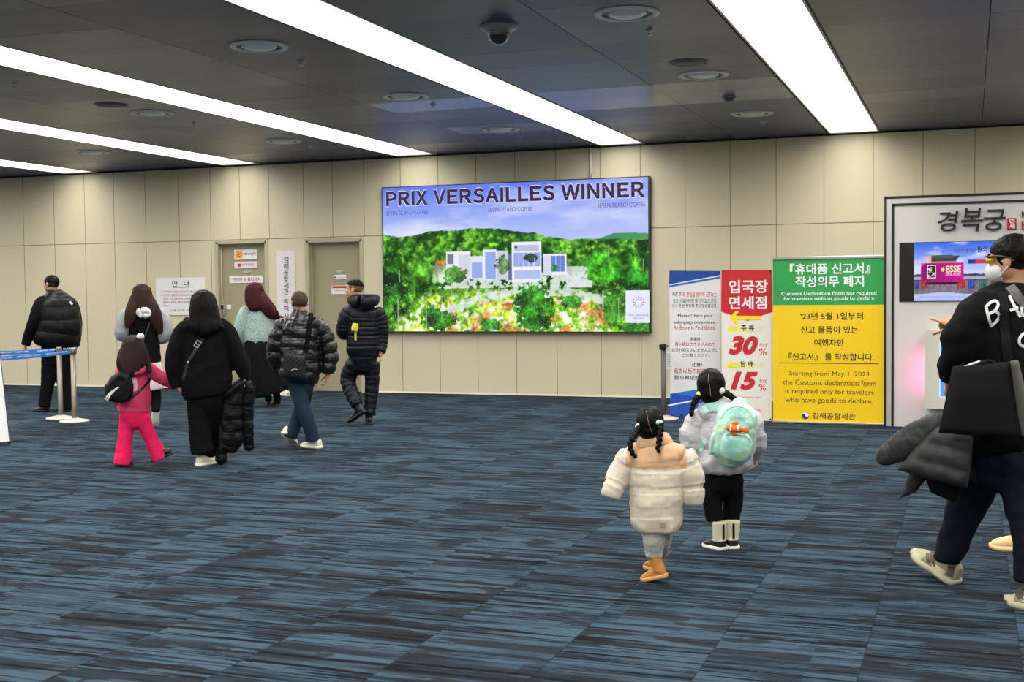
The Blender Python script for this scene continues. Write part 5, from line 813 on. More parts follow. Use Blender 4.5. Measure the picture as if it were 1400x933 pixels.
def shoe(parent, heel, toe, w_, h_, up_mat, sole_mat, kind='sneaker', vox=.006, extra=None):
    A, B = Vector(heel), Vector(toe); f = (B - A); L = f.length; f.normalize(); u = Vector((0, 0, 1)) - f * f.z
    if u.length < .1: u = Vector((0, 1, 0)) - f * f.y
    u.normalize(); r = f.cross(u); M = Matrix((r, f, u)).transposed()
    pt = lambda x, y, z: A + M @ Vector((x, y, z)); st = .24 * h_
    pr = [(.0, .28, .78), (.05, .36, .92), (.14, .40, 1.), (.3, .40, .98), (.45, .42, .8), (.6, .47, .62), (.75, .49, .52), (.88, .42, .46), (.97, .24, .36)]
    if kind == 'clog': pr = [(.0, .3, .62), (.06, .38, .72), (.16, .42, .78), (.3, .43, .8), (.45, .45, .8), (.6, .49, .74), (.75, .50, .64), (.88, .44, .54), (.97, .26, .4)]
    bm = bmesh.new()
    # upper: rings stacked along the foot
    rings = []
    for t, hw, hh in pr:
        z1 = hh * h_; z0 = st * .6; ring = []
        for i in range(16):
            a = 2 * math.pi * i / 16; cx_, cz_ = math.cos(a), math.sin(a); e_ = .75
            x = hw * w_ * math.copysign(abs(cx_) ** e_, cx_); z = (z0 + z1) / 2 + (z1 - z0) / 2 * math.copysign(abs(cz_) ** .85, cz_)
            x *= 1 - .28 * max(0, (z - z0) / (z1 - z0)) if t < .5 else 1 - .12 * max(0, (z - z0) / (z1 - z0))
            ring.append(bm.verts.new(pt(x, t * L, z)))
        rings.append(ring)
    for a, b_ in zip(rings, rings[1:]):
        for i in range(16): bm.faces.new((a[i], a[(i + 1) % 16], b_[(i + 1) % 16], b_[i]))
    bm.faces.new(rings[0][::-1]); bm.faces.new(rings[-1])
    if kind in ('boot', 'snowboot'):
        sh = {'boot': 1.55, 'snowboot': 2.0}[kind] * h_; top = pt(0, .2 * L, sh) if u.z > .9 else pt(0, .2 * L, sh)
        q = [tuple(pt(0, .24 * L, .45 * h_)) + (.44 * w_, .2 * L), tuple(pt(0, .22 * L, h_)) + (.46 * w_, .2 * L), tuple(top) + (.5 * w_, .215 * L)]
        add_tube(bm, q, math.atan2(r.y, r.x) / D2R, 'f', step=.015)
    o = finish('shoe', bm, up_mat, parent, vox, 2)
    out = [(-.02, .3), (.04, .4), (.15, .44), (.3, .44), (.45, .46), (.6, .51), (.75, .53), (.88, .46), (.96, .32), (1.02, .1)]
    bm = bmesh.new(); lo, hi = [], []
    pl = [(-hw * w_, t * L) for t, hw in out] + [(hw * w_, t * L) for t, hw in out[::-1]]
    lift = lambda y: .10 * h_ * max(0, (y / L - .75) / .25) ** 2
    lo = [bm.verts.new(pt(x * .96, y, lift(y))) for x, y in pl]; mi_ = [bm.verts.new(pt(x * 1.02, y, st * .4 + lift(y))) for x, y in pl]; hi = [bm.verts.new(pt(x, y, st + lift(y) * .6)) for x, y in pl]
    n = len(pl); bm.faces.new(lo); bm.faces.new(hi[::-1])
    for a, b_ in ((lo, mi_), (mi_, hi)):
        for i in range(n): bm.faces.new((a[i], b_[i], b_[(i + 1) % n], a[(i + 1) % n]))
    obj_bm('sole', bm, sole_mat, o, True)
    return o, pt, L
class Person:
    def __init__(s, key, label, skin=(196, 150, 124), face=0., child=False, vox=.0062, wr_r=None, point=None, sole_back=False, group=None):
        d = PEOPLE[key]; s.d = d; s.key = key; x, y, rz = d['at']
        s.o = empty('person', (x, y, 0), label, 'person', group, rz); s.parts = {}; s.child = child
        s.fwd = Vector((-math.sin(face * D2R), math.cos(face * D2R), 0)); s.tor = d['t']['torso'][0][2]
        s.skin = plain('skin_%d_%d_%d' % skin, srgb(*skin), .55, bump=.05, bscale=90)
        bm = bmesh.new(); k = .74
        for nm in ('torso', 'pel', 'sl', 'leg'):
            for ang, cap, pts in s.d['t'].get(nm, []):
                pts = s.root(nm, pts); f = {'torso': .72, 'pel': .7, 'sl': .62, 'leg': .5}[nm]
                pts = [p[:3] + (p[3] * f, p[4] * f) for p in pts]
                add_tube(bm, pts[1:] if nm == 'torso' else pts, ang, 'f' if nm != 'pel' else 'r')
        if d['head']:
            t = s.tor[-1]; add_head(bm, d['head'], (t[0], t[1], t[2] - .03), child); hs = d['head'][1] * (.74 if not child else .58)
        for i, hd in enumerate(d['hands']):
            ex = (point or {}).get(i, {})
            add_hand(bm, hd[0], hd[1], hd[2], hd[3], hs, s.fwd, wrist_r=hs * .15, **ex)
        s.body = finish('body', bm, s.skin, s.o, vox, 2, dec=.5)
        s.face()
    def root(s, nm, pts):
        """start sleeves inside the trunk and legs inside the hips so that they join"""
        pts = [tuple(p) for p in pts]
        if nm == 'sl':
            p = pts[0]; c = min(s.tor, key=lambda q: abs(q[2] - p[2])); a = .45
            return [(p[0] + (c[0] - p[0]) * a, p[1] + (c[1] - p[1]) * a, p[2] + .25 * p[3]) + (p[3] * .95, p[4] * .95)] + pts
        return pts
    def face(s):
        if not s.d['head']: return
        hd = s.d['head']
        for sx in (-1, 1):
            bm = bmesh.new(); hell(bm, hd, (sx * .135, .345, .035), (.06, .03, .028), 2); e = obj_bm('eye', bm, plain('eye_white', srgb(226, 220, 214), .25), s.o, True)
            bm = bmesh.new(); hell(bm, hd, (sx * .135, .368, .035), (.027, .012, .027), 2); obj_bm('iris', bm, plain('dark_iris', srgb(34, 22, 16), .2), e, True)
            bm = bmesh.new(); hell(bm, hd, (sx * .14, .365, .125), (.085, .025, .016), 2); obj_bm('eyebrow', bm, plain('eyebrow_hair', srgb(30, 24, 22), .7), s.o, True)
        bm = bmesh.new(); hell(bm, hd, (0, .385, -.283), (.085, .022, .03), 2); obj_bm('lips', bm, plain('lip_skin', srgb(176, 104, 96), .5), s.o, True)
    def wear(s, part, keys, mat, vox=.009, quilt=None, wr=((14., .004), (38., .0015)), smooth=3, grow=0., skip=(), warp=None, only=None):
        bm = bmesh.new(); rec = []
        for nm in keys:
            for j, (ang, cap, pts) in enumerate(s.d['t'][nm]):
                if only is not None and nm == only[0] and j != only[1]: continue
                pts = s.root(nm, pts); pts = [p[:3] + (p[3] + grow, p[4] + grow) for p in pts]
                add_tube(bm, pts, ang, cap, 22 if nm == 'torso' else 18, rec=rec)
        o = finish(part, bm, mat, s.o, vox, smooth, rec, quilt, wr, warp=warp); s.parts[part] = o; return o
    def hair(s, mat, cuts, tubes=True, scale=1.08, vox=.006, streak=(70., 70., 9.), amp=.004, name='hair', smooth=2):
        hd = s.d['head']; C, h, M = head_frame(hd); bm = bmesh.new()
        vs_ = hell(bm, hd, (0, -.055, .125), (.345 * scale, .425 * scale, .375 * scale), 4)
        for p0, n in cuts:
            g = bm.verts[:] + bm.edges[:] + bm.faces[:]
            r = bmesh.ops.bisect_plane(bm, geom=g, plane_co=C + M @ (Vector(p0) * h), plane_no=M @ Vector(n), clear_inner=True)
            ed = [x for x in r['geom_cut'] if isinstance(x, bmesh.types.BMEdge)]
            bmesh.ops.holes_fill(bm, edges=ed)
        if tubes:
            for ang, cap, pts in s.d['t'].get('hair', []): add_tube(bm, pts, ang, cap)
        o = finish(name, bm, mat, s.o, vox, smooth, wr=((streak, amp), ((24., 24., 5.), amp * .6))); s.parts[name] = o; return o
    def bvh(s, names):
        vs_, fs = [], []
        for nme in names:
            o = s.parts[nme]; b = len(vs_); vs_ += [v.co.copy() for v in o.data.vertices]; fs += [tuple(b + i for i in p.vertices) for p in o.data.polygons]
        return BVHTree.FromPolygons(vs_, fs)
    def on(s, tree, x, z, y0=-2.):
        hit = tree.ray_cast(Vector((x, y0, z)), Vector((0, 1, 0)))
        return (hit[0], hit[1]) if hit[0] else (None, None)
    def ribbon(s, name, pts, width, targets, mat, parent=None, th=.004, off=.001, org=(0, 0, 0), taper=1.):
        """a strap, stripe or stroke lying on the clothes"""
        tree = s.bvh(targets); dense = resample([tuple(p[:3]) + (1, 1) for p in pts], .008)[:, :3]; P_, N_ = [], []
        ly, ln = None, Vector((0, -1, 0))
        for x, y, z in dense:
            h, n = s.on(tree, x, z)
            if h is None: h = Vector((x, ly if ly is not None else y, z)); n = ln
            if n.y > 0: n = -n
            ly, ln = h.y, n; P_.append(h); N_.append(n)
        ys = [p.y for p in P_]
        for _ in range(3): ys = [ys[0]] + [min(ys[i], .25 * ys[i - 1] + .5 * ys[i] + .25 * ys[i + 1]) for i in range(1, len(ys) - 1)] + [ys[-1]]
        vs_, fs = [], []
        for i, p in enumerate(P_):
            p = Vector((p.x, ys[i], p.z)); a, b_ = P_[max(0, i - 1)], P_[min(len(P_) - 1, i + 1)]; t = (b_ - a).normalized(); n = (N_[i] + Vector((0, -1.2, 0))).normalized(); w_ = t.cross(n).normalized() * width * .5 * (1 - (1 - taper) * i / max(1, len(P_) - 1)); p = p + n * off - Vector(org)
            vs_ += [p - w_, p - w_ + n * th, p + w_ + n * th, p + w_]
            if i:
                k = 4 * i
                for j in range(4): fs.append((k - 4 + j, k - 4 + (j + 1) % 4, k + (j + 1) % 4, k + j))
        fs += [(3, 2, 1, 0), tuple(len(vs_) - 4 + j for j in range(4))]
        return mk(name, vs_, fs, mat, parent or s.o)
    def dot(s, name, p, r, mat, parent=None, org=(0, 0, 0)):
        bm = bmesh.new(); ell(bm, Vector(p) - Vector(org), r[0], r[1], r[2], sub=3); return obj_bm(name, bm, mat, parent or s.o, True)
def cloth(name, c, rough=.85, bump=.25, bs=220, var=.12, **k): return plain(name, srgb(*c), rough, bump=bump, bscale=bs, var=var, spec=.12, **k)
def hairmat(name, c, rough=.5): return plain(name, srgb(*c), rough, spec=.1, bump=.5, bscale=30, var=.35, stretch=(6, 6, .5))
FACE_CUT = ((0, .30, .22), (0, -.78, .62))
m_blackhair = hairmat('black_hair', (10, 9, 9)); m_stub = plain('cropped_hair', srgb(56, 44, 38), .85, spec=.1, bump=.4, bscale=300, var=.3)
m_wsole = plain('white_rubber', srgb(222, 220, 210), .6); m_bsole = plain('black_rubber', srgb(16, 16, 17), .6); m_wshoe = plain('off_white_leather', srgb(218, 212, 196), .5)
m_bshoe = plain('black_leather', srgb(14, 14, 15), .35); m_wlogo = plain('white_thread', srgb(224, 224, 224), .7)
m_puff = plain('black_nylon', srgb(12, 13, 16), .42, bump=.12, bscale=70, spec=.16); m_navyp = plain('navy_nylon', srgb(12, 15, 25), .45, bump=.1, bscale=80, spec=.22)
m_blackc = cloth('black_cotton', (9, 9, 11)); m_trous = cloth('black_trousers', (10, 11, 13)); m_denim = cloth('dark_denim', (28, 44, 60), .8, .35, 60, .4)
WR = ((14., .005), (34., .002)); WL = (((9., 9., 16.), .006), (40., .002))

# man in a padded vest at far left
p = Person('vest_man', 'person in a black padded vest walking left behind the steel posts', (190, 142, 114), 45)
p.wear('vest', ['torso'], m_puff, quilt=(.16, .018, 0, .5), wr=((12., .005),)); p.wear('shirt', ['sl'], m_blackc, wr=WR); p.wear('trousers', ['pel', 'leg'], m_trous, wr=WL)
p.hair(m_stub, [((0, .14, .0), (0, -.85, .5))], scale=1.015, name='shaved_sides'); p.hair(m_blackhair, [((0, .3, .2), (0, -.22, 1))], scale=1.045)
for a, b_, w_, h_ in p.d['shoes']: shoe(p.o, a, b_, w_, h_, m_bshoe, m_bsole)
p.ribbon('vest_logo', p.d['x']['logo2'], .035, ['vest'], m_wlogo)

# woman with her back turned, looking down
p = Person('phone_woman', 'person with long brown hair in a black vest over grey sleeves', (208, 166, 140), 0)
p.wear('sweater', ['sl'], cloth('grey_fleece', (150, 152, 156)), wr=WR, grow=.004); p.wear('vest', ['torso'], cloth('black_fleece', (13, 12, 14), .9, .5, 160), wr=WR); p.wear('skirt', ['skirt'], cloth('pale_pink_lace', (214, 190, 196), .8, .6, 120, .25), wr=WL)
p.wear('leggings', ['pel', 'leg'], m_trous, wr=((16., .002),)); p.wear('hood', ['hood'], cloth('white_fleece', (214, 214, 214)), vox=.006, wr=((24., .003),), smooth=9)
p.hair(hairmat('brown_hair', (48, 32, 27)), [FACE_CUT])
for a, b_, w_, h_ in p.d['shoes']: shoe(p.o, a, b_, w_, h_, m_wshoe, plain('grey_tread', srgb(112, 106, 98), .7) if b_[2] > .0 and a[2] > .1 else m_wsole)
p.ribbon('bag_strap', p.d['x']['strap'], .008, ['vest'], plain('grey_cord', srgb(70, 68, 70), .5))

# girl in pink
p = pg = Person('pink_girl', 'small person in pink hoodie and bright pink flared trousers holding a hand', (214, 168, 146), 25, True, .005)
p.wear('hoodie', ['torso', 'sl', 'hood'], cloth('rose_pink_jersey', (204, 66, 104)), .008, wr=((13., .006), (36., .003))); p.wear('trousers', ['pel', 'leg'], cloth('hot_pink_jersey', (226, 34, 92), .75), .008, wr=WL)
p.hair(hairmat('dark_brown_hair', (40, 27, 25)), [FACE_CUT], vox=.006)
for a, b_, w_, h_ in p.d['shoes']: shoe(p.o, a, b_, w_, h_, m_bshoe, m_bsole)
p.ribbon('back_print', p.d['x']['print'], .045, ['hoodie'], plain('pale_print', srgb(232, 180, 190), .7), th=.002)
p.dot('hair_tie', p.d['x']['tie'][0], (.034, .03, .028), plain('white_fluff', srgb(224, 222, 222), .9))

# woman in the big hoodie
p = ph = Person('hoodie_woman', 'person with long black hair in a loose black hoodie carrying a puffer jacket', (206, 160, 136), 0)
p.wear('hoodie', ['torso', 'sl', 'hood'], m_blackc, .01, wr=((9., .01), (22., .004))); p.wear('trousers', ['pel', 'leg'], m_trous, .01, wr=WL)
p.hair(m_blackhair, [FACE_CUT])
for a, b_, w_, h_ in p.d['shoes']: shoe(p.o, a, b_, w_, h_, m_wshoe, m_wsole)

# woman in a pale green sweater
p = Person('mint_woman', 'person with dark red hair in a fuzzy mint sweater and long black skirt', (214, 172, 148), 15)
def fuzzy():
    m, nt, b = base_mat('mint_mohair'); nz = nd(nt, 'ShaderNodeTexNoise', i_Vector=nd(nt, 'ShaderNodeTexCoord').outputs['Object'], i_Scale=90., i_Detail=5.); rp = nd(nt, 'ShaderNodeValToRGB', i_Fac=nz.outputs['Fac'])
    rp.color_ramp.elements[0].position = .3; rp.color_ramp.elements[0].color = srgb(112, 140, 134); rp.color_ramp.elements[1].position = .7; rp.color_ramp.elements[1].color = srgb(188, 212, 204)
    nt.links.new(rp.outputs[0], b.inputs['Base Color']); b.inputs['Roughness'].default_value = .95; b.inputs['Sheen Weight'].default_value = .4
    nt.links.new(nd(nt, 'ShaderNodeBump', i_Height=nz.outputs['Fac'], i_Strength=1., i_Distance=.01).outputs[0], b.inputs['Normal']); return m
p.wear('sweater', ['torso', 'sl'], fuzzy(), .007, wr=((12., .004), (70., .005), (140., .004))); p.wear('skirt', ['skirt'], cloth('black_wool', (14, 15, 18)), .01, wr=(((16., 16., 2.), .012), (30., .003))); p.wear('tights', ['pel', 'leg'], m_trous, wr=None)
p.hair(hairmat('dark_red_hair', (58, 22, 26)), [FACE_CUT])
for a, b_, w_, h_ in p.d['shoes']: shoe(p.o, a, b_, w_, h_, m_bshoe, m_bsole, 'boot')

# older man with the quilted bag
p = po = Person('bald_man', 'person with short grey hair in shiny black puffer jacket, blue jeans and white shoes', (196, 140, 116), 15)
p.wear('jacket', ['torso', 'sl'], plain('glossy_black_nylon', srgb(18, 20, 22), .3, bump=.15, bscale=60, spec=.45), .009, quilt=(.105, .02, .12), wr=((11., .008), (30., .005))); p.wear('jeans', ['pel', 'leg'], m_denim, wr=WL)
p.hair(plain('thin_grey_hair', srgb(72, 60, 52), .8, bump=.4, bscale=200, var=.35, spec=.1), [((0, .18, -.1), (0, -.85, .5))], scale=1.035)
for a, b_, w_, h_ in p.d['shoes']: shoe(p.o, a, b_, w_, h_, m_wshoe, m_wsole)

# man in navy down jacket and trousers
p = pn = Person('navy_man', 'person in a navy down jacket and quilted trousers looking left', (198, 148, 118), 35)
p.wear('jacket', ['torso', 'sl'], m_navyp, .0085, quilt=(.056, .011), wr=((13., .004),)); p.wear('hood', ['hood'], m_navyp, .008, wr=((16., .005),), smooth=9); p.wear('trousers', ['pel', 'leg'], m_navyp, .009, quilt=(.07, .009), wr=WL)
p.hair(plain('faded_hair', srgb(112, 86, 70), .8, spec=.1, bump=.3, bscale=300, var=.2), [((0, .1, .02), (0, -.9, .42))], scale=1.012, name='shaved_sides'); p.hair(m_blackhair, [((0, .3, .24), (0, -.16, 1))], scale=1.045)
for a, b_, w_, h_ in p.d['shoes']: shoe(p.o, a, b_, w_, h_, m_bshoe, m_bsole, 'boot')
p.ribbon('jacket_logo', p.d['x']['logo'], .03, ['jacket', 'hood'], m_wlogo)

# small child in cream padded coat
p = pc_ = Person('cream_child', 'small person with two braids in a cream padded coat with tan yoke', (214, 160, 132), -8, True, .0045)
yz = 0.625
co_ = p.wear('coat', ['torso', 'sl'], [plain('cream_nylon', srgb(206, 196, 178), .6, bump=.2, bscale=60, var=.05), plain('tan_suede', srgb(196, 158, 122), .8, bump=.15, bscale=90, var=.05), plain('grey_label', srgb(160, 150, 136), .7)], .006, quilt=(.112, .012, 0, .28), wr=((12., .007), (30., .003)))
zs_ = PEOPLE['cream_child']['t']['torso'][0][2]; z640 = zs_[4][2]; x0_ = zs_[4][0]
for f in co_.data.polygons:
    c = f.center
    if c.z > z640 + .004 - .02 * (c.x - x0_) and abs(c.x - x0_) < .158: f.material_index = 1
p.wear('collar', ['collar'], plain('tan_suede', srgb(196, 158, 122), .8), .006, wr=((20., .004),)); p.wear('trousers', ['pel', 'leg'], cloth('grey_knit', (176, 172, 164), .9, .6, 150, .2), .006, wr=((24., .004), (60., .003)))
p.hair(m_blackhair, [FACE_CUT, ((0, -.3, -.13), (0, .35, 1))], vox=.005, amp=.0015, scale=1.05)
m_tan = plain('tan_suede_boot', srgb(182, 122, 58), .75, bump=.2, bscale=120, var=.1)
for a, b_, w_, h_ in p.d['shoes']: shoe(p.o, a, b_, w_, h_, m_tan, plain('tan_rubber', srgb(196, 146, 92), .7), 'boot', .004)
def braid(p, name, pts, r, mat, beads=True):
    bm = bmesh.new(); Q = resample([tuple(q) + (1, 1) for q in pts], .012)[:, :3]
    for i, q in enumerate(Q):
        k = r * (1 - .35 * i / len(Q)) * (1.12 if i % 2 else .92); s = .3 * r * (1 if i % 2 else -1) * beads
        ell(bm, (q[0] + s, q[1], q[2]), k, k, k * 1.15, sub=2)
    o = finish(name, bm, mat, p.o, .0035, 1, wr=(((90., 90., 20.), .001),)); p.parts[name] = o; return o
for k in ('braid_l', 'braid_r'): braid(p, 'braid', p.d['x'][k], .0165, m_blackhair)
p.ribbon('hair_parting', p.d['x']['part'], .0035, ['hair'], plain('scalp', srgb(116, 94, 82), .8), th=.001)
p.dot('hair_clip', p.d['x']['tie_l'][0], (.018, .014, .016), plain('white_ribbon', srgb(222, 216, 220), .6)); p.dot('hair_clip', p.d['x']['tie_r'][0], (.022, .016, .014), plain('mint_ribbon', srgb(150, 220, 202), .6))
p.ribbon('coat_label', p.d['x']['patch'], .028, ['coat'], plain('grey_label', srgb(164, 156, 142), .7), th=.002)

# child with the backpack
p = pb = Person('backpack_child', 'small person with two ponytails in a pale grey jacket wearing a mint backpack', (206, 156, 132), -18, True, .0048)
m_lav = plain('pale_grey_nylon', srgb(180, 178, 184), .45, bump=.2, bscale=60, var=.04)
p.wear('jacket', ['torso', 'sl'], m_lav, .006, quilt=(.14, .012, 0, .4), wr=(((10., 10., 14.), .014), (26., .007))); p.wear('collar', ['collar'], m_lav, .006, wr=((20., .006),)); p.wear('trousers', ['pel', 'leg'], m_trous, .007, wr=((14., .006), (40., .003)))
p.hair(m_blackhair, [FACE_CUT, ((0, -.3, -.13), (0, .35, 1))], vox=.005, amp=.0015, scale=1.05)
m_cream = plain('cream_boot_nylon', srgb(210, 200, 172), .6, bump=.1)
for a, b_, w_, h_ in p.d['shoes']:
    o, pt, L = shoe(p.o, a, b_, w_, h_, [m_cream, m_bsole], m_wsole, 'snowboot', .004)
    for f in o.data.polygons:
        if f.center.z < .66 * h_: f.material_index = 1
    for k in (-1,):
        t_ = [pt(0, -.0 * L, z) for z in (.75 * h_, 1.3 * h_, 1.9 * h_)]; p.parts['boot_tmp'] = o; p.ribbon('boot_tape', [tuple(q) for q in t_], .014, ['boot_tmp'], m_bshoe, o, th=.002)
for k in ('pig_l', 'pig_r'): braid(p, 'ponytail', p.d['x'][k], .021, m_blackhair, 0)
p.ribbon('hair_parting', p.d['x']['part'], .0035, ['hair'], plain('scalp', srgb(116, 94, 82), .8), th=.001)
p.dot('hair_tie', p.d['x']['tie_l'][0], (.02, .018, .016), plain('yellow_band', srgb(226, 212, 130), .7)); p.dot('hair_tie', p.d['x']['tie_r'][0], (.026, .022, .02), plain('pink_band', srgb(228, 190, 184), .8))

# big man at the right edge
p = pj = Person('text_man', 'person with white mask and yellow glasses in a black lettered sweatshirt pointing left', (190, 138, 108), 55, False, .0055, point={1: dict(point=True, nrm=(.1, .2, -1))})
p.wear('sweatshirt', ['torso', 'sl'], m_blackc, .008, wr=(((7., 7., 10.), .016), (18., .008))); p.wear('jeans', ['pel', 'leg'], cloth('navy_denim', (14, 19, 30), .85, .3, 60, .4), .009, wr=(((6., 6., 12.), .012), (24., .005)))
p.hair(plain('tapered_hair', srgb(38, 29, 26), .8, bump=.5, bscale=250, var=.3, spec=.1), [((0, .16, .0), (0, -.85, .52))], tubes=False, scale=1.02, name='tapered_sides'); p.hair(m_blackhair, [((0, .34, .16), (0, -.36, 1))], tubes=False, scale=1.08, streak=(80., 80., 80.), amp=.004)
m_olive = plain('olive_mesh', srgb(158, 150, 118), .7, bump=.3, bscale=160, var=.12); m_dgrey = plain('dark_grey_suede', srgb(86, 82, 76), .8)
for (a, b_, w_, h_), far in zip(p.d['shoes'], (1, 0)):
    o, pt, L = shoe(p.o, a, b_, w_, h_, m_olive, plain('putty_rubber', srgb(176, 168, 146), .7), 'sneaker', .0045)
    p.parts['tmp'] = o
    for nm, ys, wd_, mt in (('side_stripe', [(.36, .42), (.46, .62), (.52, .78)], .022, m_dgrey), ('side_stripe', [(.5, .4), (.56, .55), (.58, .66)], .018, m_dgrey), ('heel_panel', [(.02, .4), (.05, .85)], .035, m_dgrey), ('toe_panel', [(.66, .36), (.8, .36), (.93, .34)], .026, plain('cream_mesh', srgb(206, 200, 172), .7)), ('side_panel', [(.14, .42), (.3, .40), (.42, .44)], .024, plain('cream_mesh', srgb(206, 200, 172), .7))):
        p.ribbon(nm, [tuple(pt(-.5 * w_, t * L, z * h_)) for t, z in ys], wd_, ['tmp'], mt, o, th=.002)
    bm = bmesh.new()
    for k in range(4): q = [tuple(pt(x_, (.36 + .07 * k) * L, (1.0 - .12 * k) * h_)) + (.004, .004) for x_ in (-.03, 0, .03)]; add_tube(bm, q, step=.01, seg=6)
    obj_bm('laces', bm, m_dgrey, o, True)
for k in ('B1', 'B2', 'B3', 'A1', 'A2', 'A3', 'O'): p.ribbon('back_lettering', p.d['x'][k], .0135, ['sweatshirt'], m_wlogo, th=.002)
hd = p.d['head']; C, h, M = head_frame(hd); HL = lambda x, y, z: tuple(C + M @ (Vector((x, y, z)) * h))
bm = bmesh.new(); hell(bm, hd, (0, .2, -.2), (.275, .28, .24), 4)
bmesh.ops.bisect_plane(bm, geom=bm.verts[:] + bm.edges[:] + bm.faces[:], plane_co=Vector(HL(0, .1, 0)), plane_no=M @ Vector((0, 1, 0)), clear_inner=True)
bmesh.ops.bisect_plane(bm, geom=bm.verts[:] + bm.edges[:] + bm.faces[:], plane_co=Vector(HL(0, .42, .0)), plane_no=M @ Vector((0, .3, 1)), clear_outer=True)
mo = obj_bm('face_mask', bm, plain('white_mask_cloth', srgb(214, 214, 216), .8), p.o, True); md = mo.modifiers.new('s', 'SOLIDIFY'); md.thickness = .004; md.offset = 1
bm = bmesh.new()
for sx in (-1, 1):
    for z0, z1 in ((-.03, .03), (-.3, -.12)): add_tube(bm, [HL(sx * .26, .14, z0) + (.004, .004), HL(sx * .32, .04, (z0 + z1) / 2) + (.004, .004), HL(sx * .36, -.05, z1) + (.004, .004)], step=.01, seg=6)
obj_bm('ear_loops', bm, plain('white_mask_cloth', srgb(214, 214, 216), .8), mo, True)
g = empty('glasses', (0, 0, 0)); g.parent = p.o
bm = bmesh.new()
for sx in (-1, 1): add_tube(bm, [HL(sx * .30, .34, .08) + (.006, .006), HL(sx * .335, .15, .09) + (.006, .006), HL(sx * .36, -.06, .06) + (.006, .006), HL(sx * .34, -.16, -.01) + (.006, .006)], step=.01, seg=8)
add_tube(bm, [HL(-.3, .34, .09) + (.007, .007), HL(-.15, .42, .1) + (.007, .007), HL(0, .44, .1) + (.007, .007), HL(.15, .42, .1) + (.007, .007), HL(.3, .34, .09) + (.007, .007)], step=.01, seg=8); obj_bm('spectacle_frame', bm, m_black, g, True)
for sx in (-1, 1):
    bm = bmesh.new(); hell(bm, hd, (sx * .175, .33, .03), (.135, .095, .085), 3, Matrix.Rotation(-sx * 24 * D2R, 3, 'Z')); obj_bm('lens', bm, plain('yellow_mirror_lens', srgb(236, 206, 20), .12, .2), g, True)
bm = bmesh.new(); wq = Vector(p.d['x']['watch'][0]); add_tube(bm, [tuple(wq + Vector((-.004, 0, .012))) + (.04, .036), tuple(wq + Vector((.004, 0, -.012))) + (.04, .036)], 0, 'f', step=.01); obj_bm('wristwatch', bm, plain('gold_watch', srgb(150, 128, 84), .3, .8), p.o, True)

# person mostly hidden behind the big man
p = Person('tan_person', 'person at the right edge showing only one tan shoe and dark trouser hem', (200, 150, 124), 75)
p.wear('jacket', ['torso', 'sl'], m_blackc, .012, wr=WR); p.wear('jeans', ['pel', 'leg'], cloth('navy_denim', (14, 19, 30)), .011, wr=WL); p.hair(m_blackhair, [FACE_CUT], vox=.009)
for a, b_, w_, h_ in p.d['shoes']: shoe(p.o, a, b_, w_, h_, plain('tan_foam', srgb(226, 190, 138), .7), plain('tan_foam', srgb(226, 190, 138), .7), 'clog', .005)

# ------------------------------------------------------------------ things carried
def carried(person, base, name, label, cat):
    o = empty(name, person.o.matrix_basis @ Vector(base) if False else (0, 0, 0), label, cat)
    M = Matrix.Rotation(person.o.rotation_euler.z, 3, 'Z'); o.location = Vector(person.o.location) + M @ Vector(base); o.rotation_euler = person.o.rotation_euler; return o
def sub(pts, base): return [tuple(np.array(q[:3]) - np.array(base)) + tuple(q[3:]) for q in pts]
def puffer_coat(person, key, base, name, label, period, amp, vox, mat):
    e = carried(person, base, name, label, 'jacket'); names = ['body_panel', 'sleeve', 'sleeve', 'collar_roll'] if key == 'held_puffer' else ['sleeve']
    for i, (ang, cap, pts) in enumerate(HELD[key]['t']):
        bm = bmesh.new(); rec = []; add_tube(bm, sub(pts, base), ang, cap, rec=rec); finish(names[i], bm, mat, e, vox, 2, rec, (period, amp), ((14., .008), (34., .004)))
    return e
b0 = tuple(HELD['held_puffer']['t'][2][2][-1][:3]); puffer_coat(ph, 'held_puffer', b0, 'puffer_jacket', 'black puffer jacket hanging from the hand of the person in the hoodie', .12, .009, .007, m_puff)
b0 = tuple(HELD['arm_puffer']['p']['low1'][3]); ac = puffer_coat(pj, 'arm_puffer', b0, 'puffer_jacket', 'dark grey padded jacket draped under the large black bag at right', .095, .012, .007, plain('charcoal_nylon', srgb(42, 44, 45), .6, bump=.15, bscale=70, spec=.25))
